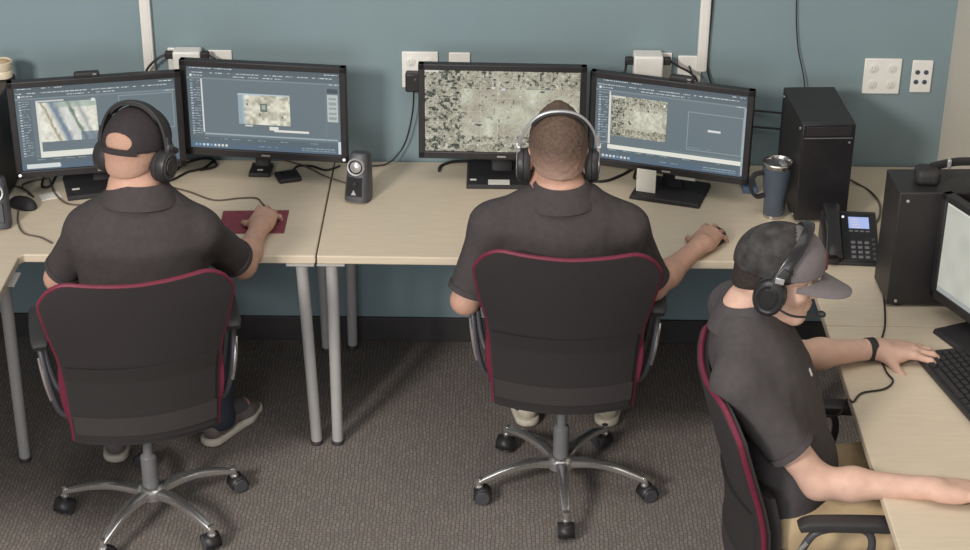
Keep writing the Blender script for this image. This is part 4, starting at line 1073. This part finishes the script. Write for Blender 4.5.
def headphones(HF, name, label, cat, rx, top, bandw, bandt, cupm, bandm, jointm, cy=-.006, cz=-.018, cupr=(.036, .044), depth=.034, tiltb=0.0, boom=False, cups=True, yoke=None):
    root = empty(name, tuple(HF.p(0, 0, 0)), 0, label, cat); R4 = Matrix((HF.R*HF.s).tolist()).to_4x4()
    P = []
    for t in np.linspace(-.02, pi+.02, 33):
        ct, st = cos(t), sin(t); e = .86
        P.append((rx*abs(ct)**e*(1 if ct > 0 else -1), cy+tiltb*st, cz+.03+(top-cz-.03)*abs(st)**.95))
    band = MB().tube(P, 1, 12, 0, R4, flat=(bandw, bandt, (0, 1, 0))).build('headband', [bandm], root)
    P2 = [(q[0]*.945, q[1], q[2]-.006) for q in P[8:25]]
    MB().tube(P2, [.5]+[1]*15+[.5], 12, 0, R4, flat=(bandw*.9, bandt*.9, (0, 1, 0))).build('band_padding', [M['blackm']], band)
    for sx in (-1, 1):
        T = R4 @ Matrix.Translation((sx*.078, cy, cz)) @ Matrix.Rotation(sx*pi/2, 4, 'Y') @ Matrix.Rotation(sx*radians(6), 4, 'X')
        a, b = cupr
        cup = MB().lathe([(.9, .012), (1.0, .016), (1.0, depth*.72), (.93, depth*.9), (.74, depth), (.70, depth*.97), (.55, depth*.97), (.50, depth*1.04), (.0, depth*1.06)], (0, 0, 0), 32, 0, T @ Matrix.Diagonal((b, a, 1, 1))).build('ear_cup', [cupm], root)
        MB().lathe([(.55, -.004), (.95, -.004), (1.04, .004), (1.02, .013), (.9, .016), (.55, .014)], (0, 0, 0), 32, 0, T @ Matrix.Diagonal((b, a, 1, 1))).build('ear_cushion', [M['blackm']], cup)
        MB().lathe([(.78, depth*.93), (.80, depth*1.0), (.74, depth*1.02), (.72, depth*.95)], (0, 0, 0), 32, 0, T @ Matrix.Diagonal((b, a, 1, 1))).build('cup_ring', [yoke or jointm], cup)
        x = sx*rx
        yk = MB().tube([(sx*(.078+depth*.8), cy, cz+.004), (x*1.02, cy+tiltb*.08, cz+.022), (x*1.015, cy+tiltb*.25, cz+.055), (x*.99, cy+tiltb*.5, cz+.085)], [.8, 1, 1, .8], 10, 0, R4, smooth=4, flat=(bandw*.8, bandt*1.5, (0, 1, 0))).build('slider', [yoke or bandm], root)
        MB().box((x*1.03, cy+tiltb*.25, cz+.056), (.012, bandw*.8, .016), 0, R4).build('joint', [jointm], yk, bevel=.002)
    if boom:
        b = MB().tube([(boom*.108, cy+.006, cz-.01), (boom*.104, .05, cz-.030), (boom*.078, .095, cz-.036), (boom*.05, .122, cz-.030)], .0032, 8, 0, R4, smooth=6).build('microphone_boom', [M['blackm']], root)
        MB().lathe([(.004, 0), (.008, .004), (.009, .012), (.006, .02), (0, .021)], (0, 0, 0), 14, 0, R4 @ Matrix.Translation((boom*.055, .118, cz-.032)) @ Matrix.Rotation(-pi/2.6, 4, 'X') @ Matrix.Rotation(.5, 4, 'Y')).build('microphone', [M['blackm']], b)
    return root
B = lambda *a: [radians(x) for x in a]
REST = [(radians(40), B(14, 18, 8)), (radians(8), B(16, 22, 12)), (radians(2), B(16, 24, 14)), (radians(-5), B(18, 26, 14)), (radians(-13), B(20, 26, 14))]
GRIP = [(radians(58), B(20, 26, 6)), (radians(11), B(17, 16, 10)), (radians(2), B(17, 18, 10)), (radians(-9), B(24, 26, 16)), (radians(-22), B(28, 30, 18))]
TYPE = [(radians(62), B(20, 12, 2)), (radians(13), B(10, 24, 12)), (radians(4), B(8, 20, 12)), (radians(-5), B(6, 24, 14)), (radians(-16), B(6, 22, 12))]
def ofs(c, yaw, x, y, z): return (c[0]+x*cos(yaw)-y*sin(yaw), c[1]+x*sin(yaw)+y*cos(yaw), z)

# --- man in the black cap at the corner desk
y1 = radians(8)
r1 = (-.49, -1.15, 0)
p1, H1, T1 = make_person('person', 'man in black cap and charcoal polo, hand on the mouse on the maroon mat', r1,
    (-.50, -1.14, .575), (-.488, -1.085, 1.095), (cos(y1), sin(y1), 0), (-.499, -1.03, 1.210), radians(-21), radians(16), 0,
    [(-.655, -1.075, .972), (-.325, -1.06, .965)], [(-.785, -.985, .76), (-.226, -.862, .752)], [(-.70, -.79, .79), (-.196, -.628, .776)],
    [((.75, .65, -.1), (0, 0, 1), REST), ((.14, 1, .04), (.08, -.06, 1), GRIP)],
    [ofs(r1, y1, -.1, .02, .535), ofs(r1, y1, .1, .02, .535)], [(-.70, -.72, .53), (-.36, -.70, .53)], [(-.70, -.80, .085), (-.365, -.70, .085)], [(-.1, 1, 0), (.48, .88, 0)],
    dict(skin=M['skin2'], shirt=M['shirt'], trousers=M['darkpants'], shoe=M['shoe_grey']), girth=.98, sleeve=.80, seed=3, neck_r=.058, hk=1.06)
hair_on(p1, H1, r1, M['stubble'], -.055, -.002, 0, .0012, 4)
cap_on(p1, H1, r1, (M['capblack'],), hole=True)
headphones(H1, 'headphones', 'bulky black over-ear headphones worn over the black cap at the corner desk', 'headphones', .107, .146, .034, .010, M['blackp'], M['blackm'], M['darkgrey'], cupr=(.038, .046), depth=.042, tiltb=-.02, cz=-.022)
# --- brown-haired man in the middle
y2 = radians(1)
r2 = (.80, -1.0, 0)
p2, H2, T2 = make_person('person', 'bareheaded brown-haired man in charcoal polo seen from behind before the aerial map monitor', r2,
    (.797, -.985, .575), (.778, -1.0, 1.072), (cos(y2), sin(y2), 0), (.768, -.945, 1.172), radians(1), radians(12), 0,
    [(.572, -1.005, .965), (.978, -1.0, .96)], [(.488, -1.03, .72), (1.078, -.93, .722)], [(.63, -.82, .80), (1.252, -.728, .776)],
    [((.55, .8, -.1), (0, 0, 1), REST), ((.46, .88, .04), (.08, -.06, 1), GRIP)],
    [ofs(r2, y2, -.1, .02, .535), ofs(r2, y2, .1, .02, .535)], [(.66, -.56, .53), (.96, -.56, .53)], [(.695, -.545, .085), (.985, -.54, .085)], [(-.15, 1, 0), (.15, 1, 0)],
    dict(skin=M['skin2'], shirt=M['shirt'], trousers=M['darkpants'], shoe=M['shoe_beige']), girth=1.06, sleeve=.86, seed=21, neck_r=.058, hk=1.12)
hair_on(p2, H2, r2, M['hair'], -.030, .000, .018, .006, 8)
headphones(H2, 'headphones', 'black headphones with a thin silver band worn by the bareheaded man', 'headphones', .106, .136, .016, .007, M['blackp'], M['silver'], M['silver'], cupr=(.036, .046), depth=.034, tiltb=-.045, cz=-.02)
# --- man in the grey cap on the right
y3 = radians(-90)
r3 = (1.38, -1.83, 0)
p3, H3, T3 = make_person('person', 'man in grey cap, slate polo and khaki trousers, side-on, reaching for the keyboard', r3,
    (1.375, -1.84, .575), (1.252, -1.79, 1.095), (cos(y3), sin(y3), 0), (1.32, -1.785, 1.212), radians(-103), radians(9), 0,
    [(1.245, -1.60, 1.01), (1.212, -1.985, .99)], [(1.44, -1.50, .80), (1.43, -2.045, .73)], [(1.70, -1.405, .775), (1.712, -2.13, .772)],
    [((.98, -.03, -.06), (0, 0, 1), TYPE), ((1, -.10, -.03), (-.1, .15, 1), REST)],
    [(1.39, -1.74, .535), (1.39, -1.94, .535)], [(1.85, -1.66, .545), (1.85, -2.02, .545)], [(1.87, -1.64, .085), (1.86, -2.03, .085)], [(1, .15, 0), (1, -.15, 0)],
    dict(skin=M['skin3'], shirt=M['shirt3'], trousers=M['khaki'], shoe=M['shoe_grey']), girth=1.0, sleeve=.66, seed=33, neck_r=.055, hk=1.06, hs=1.1)
hair_on(p3, H3, r3, M['darkhair'], -.035, .004, 0, .003, 12)
cap_on(p3, H3, r3, (M['capgrey'], M['capdark']), emblem=True)
headphones(H3, 'headset', 'black headset with a microphone boom worn over the grey cap', 'headset', .104, .143, .028, .009, M['gloss'], M['gloss'], M['silver'], yoke=M['blackm'], cupr=(.040, .050), depth=.034, tiltb=.05, cz=-.02, boom=1)
# wristband (watch) on the far wrist of the man in the grey cap
wb = np.array((1.70, -1.405, .775)); ax = nrm(wb-np.array((1.44, -1.50, .80))); b1 = nrm(np.cross(ax, (0, 0, 1))); b2 = np.cross(ax, b1); c0 = wb-ax*.028
m = MB(); vs = []
for i in range(28):
    t = 2*pi*i/28; e = b1*cos(t)+b2*sin(t)
    for rr, zz in ((.0315, -.012), (.0345, -.012), (.0345, .012), (.0315, .012)): vs.append(tuple(c0+e*rr+ax*zz-np.array(r3)))
m.add(vs, [(4*i+j, 4*i+(j+1) % 4, 4*((i+1) % 28)+(j+1) % 4, 4*((i+1) % 28)+j) for i in range(28) for j in range(4)]).build('wristband', [M['blackm']], p3)
# small pale mark on his chest, laid on the shirt's surface
from mathutils.bvhtree import BVHTree
sh3 = [c for c in children(p3) if c.name.startswith('polo_shirt')][0]
bt = BVHTree.FromPolygons([v.co for v in sh3.data.vertices], [tuple(f.vertices) for f in sh3.data.polygons])
loc, no, _i, _d = bt.find_nearest(Vector((1.415, -1.89, .975))-Vector(r3))
zq = no; xq = Vector((0, 0, 1)).cross(zq).normalized(); yq = zq.cross(xq)
MQ = Matrix(((xq.x, yq.x, zq.x, loc.x), (xq.y, yq.y, zq.y, loc.y), (xq.z, yq.z, zq.z, loc.z), (0, 0, 0, 1)))
tag(MB().box((0, 0, .001), (.010, .022, .003), 0, MQ).build('emblem', [M['white']], sh3, bevel=.001), label='small white mark on the chest')
# headset cord of the man in the grey cap: from the right tower over the desk, past his wrist, off the edge to his chest
cable(onz((876, 222), (876, 262), (883, 292), (885, 325), (879, 350), (886, 371), (893, 381), (884, 389), (862, 393), (853, 402))+[(1.585, -1.60, H-.02), (1.56, -1.62, .68), (1.50, -1.66, .70), (1.44, -1.70, .76)], .003, 'thin dark headset cord crossing the side desk past the black wristband', name='headset_cable')
# spare headset lying on the right tower
hr = empty('headset', (2.022, -1.012, H+.388), radians(-4), 'spare black headset lying on top of the side-on tower', 'headset')
MB().box((-.14, .0, .025), (.075, .075, .05)).build('ear_cup', [M['blackm']], hr, bevel=.018, seg=4)
MB().box((.02, -.075, .02), (.07, .07, .04)).build('ear_cup', [M['blackm']], hr, bevel=.018, seg=4)
b = MB().tube([(-.13, .01, .045), (-.05, .035, .055), (.06, .04, .055), (.15, .02, .05), (.175, -.03, .045), (.13, -.075, .04), (.04, -.075, .035)], 1, 10, smooth=5, flat=(.026, .014, (0, 0, 1))).build('headband', [M['blackp']], hr)
MB().box((-.075, .024, .053), (.012, .02, .028)).build('joint', [M['silver']], b, bevel=.003)

# ------------------------------------------------------------------ camera, light, world
cd = bpy.data.cameras.new('camera'); cam = link(bpy.data.objects.new('camera', cd))
cd.sensor_width = 36; cd.lens = FPX/970*36; cd.clip_end = 60
cam.matrix_world = Matrix(((_r[0], _u[0], -_f[0], CAM[0]), (_r[1], _u[1], -_f[1], CAM[1]), (_r[2], _u[2], -_f[2], CAM[2]), (0, 0, 0, 1)))
bpy.context.scene.camera = cam
def area(name, loc, target, sx, sy, power, c):
    l = bpy.data.lights.new(name, 'AREA'); l.shape = 'RECTANGLE'; l.size = sx; l.size_y = sy; l.energy = power; l.color = c
    o = link(bpy.data.objects.new(name, l)); o.location = loc
    d = Vector(target)-Vector(loc); o.rotation_euler = d.to_track_quat('-Z', 'Y').to_euler(); return o
area('key_light', (-2.9, -6.4, 4.0), (.3, -.6, .7), 1.1, 1.0, 345, (1, .93, .86))
area('front_fill', (-.6, -7.4, 1.7), (.4, -.5, .6), 3.2, 2.0, 120, (.95, .97, 1))  # added fill from the camera side, stands in for room bounce under the desks
area('ceiling_light', (.4, -1.9, 3.4), (.4, -1.7, 0), 3.0, 1.6, 34, (1, .95, .88))
w = bpy.data.worlds.new('world'); bpy.context.scene.world = w; w.use_nodes = True
w.node_tree.nodes['Background'].inputs['Color'].default_value = (.80, .84, .9, 1); w.node_tree.nodes['Background'].inputs['Strength'].default_value = .30
vs_ = bpy.context.scene.view_settings; vs_.view_transform = 'Standard'; vs_.look = 'None'; vs_.exposure = 0; vs_.gamma = 1
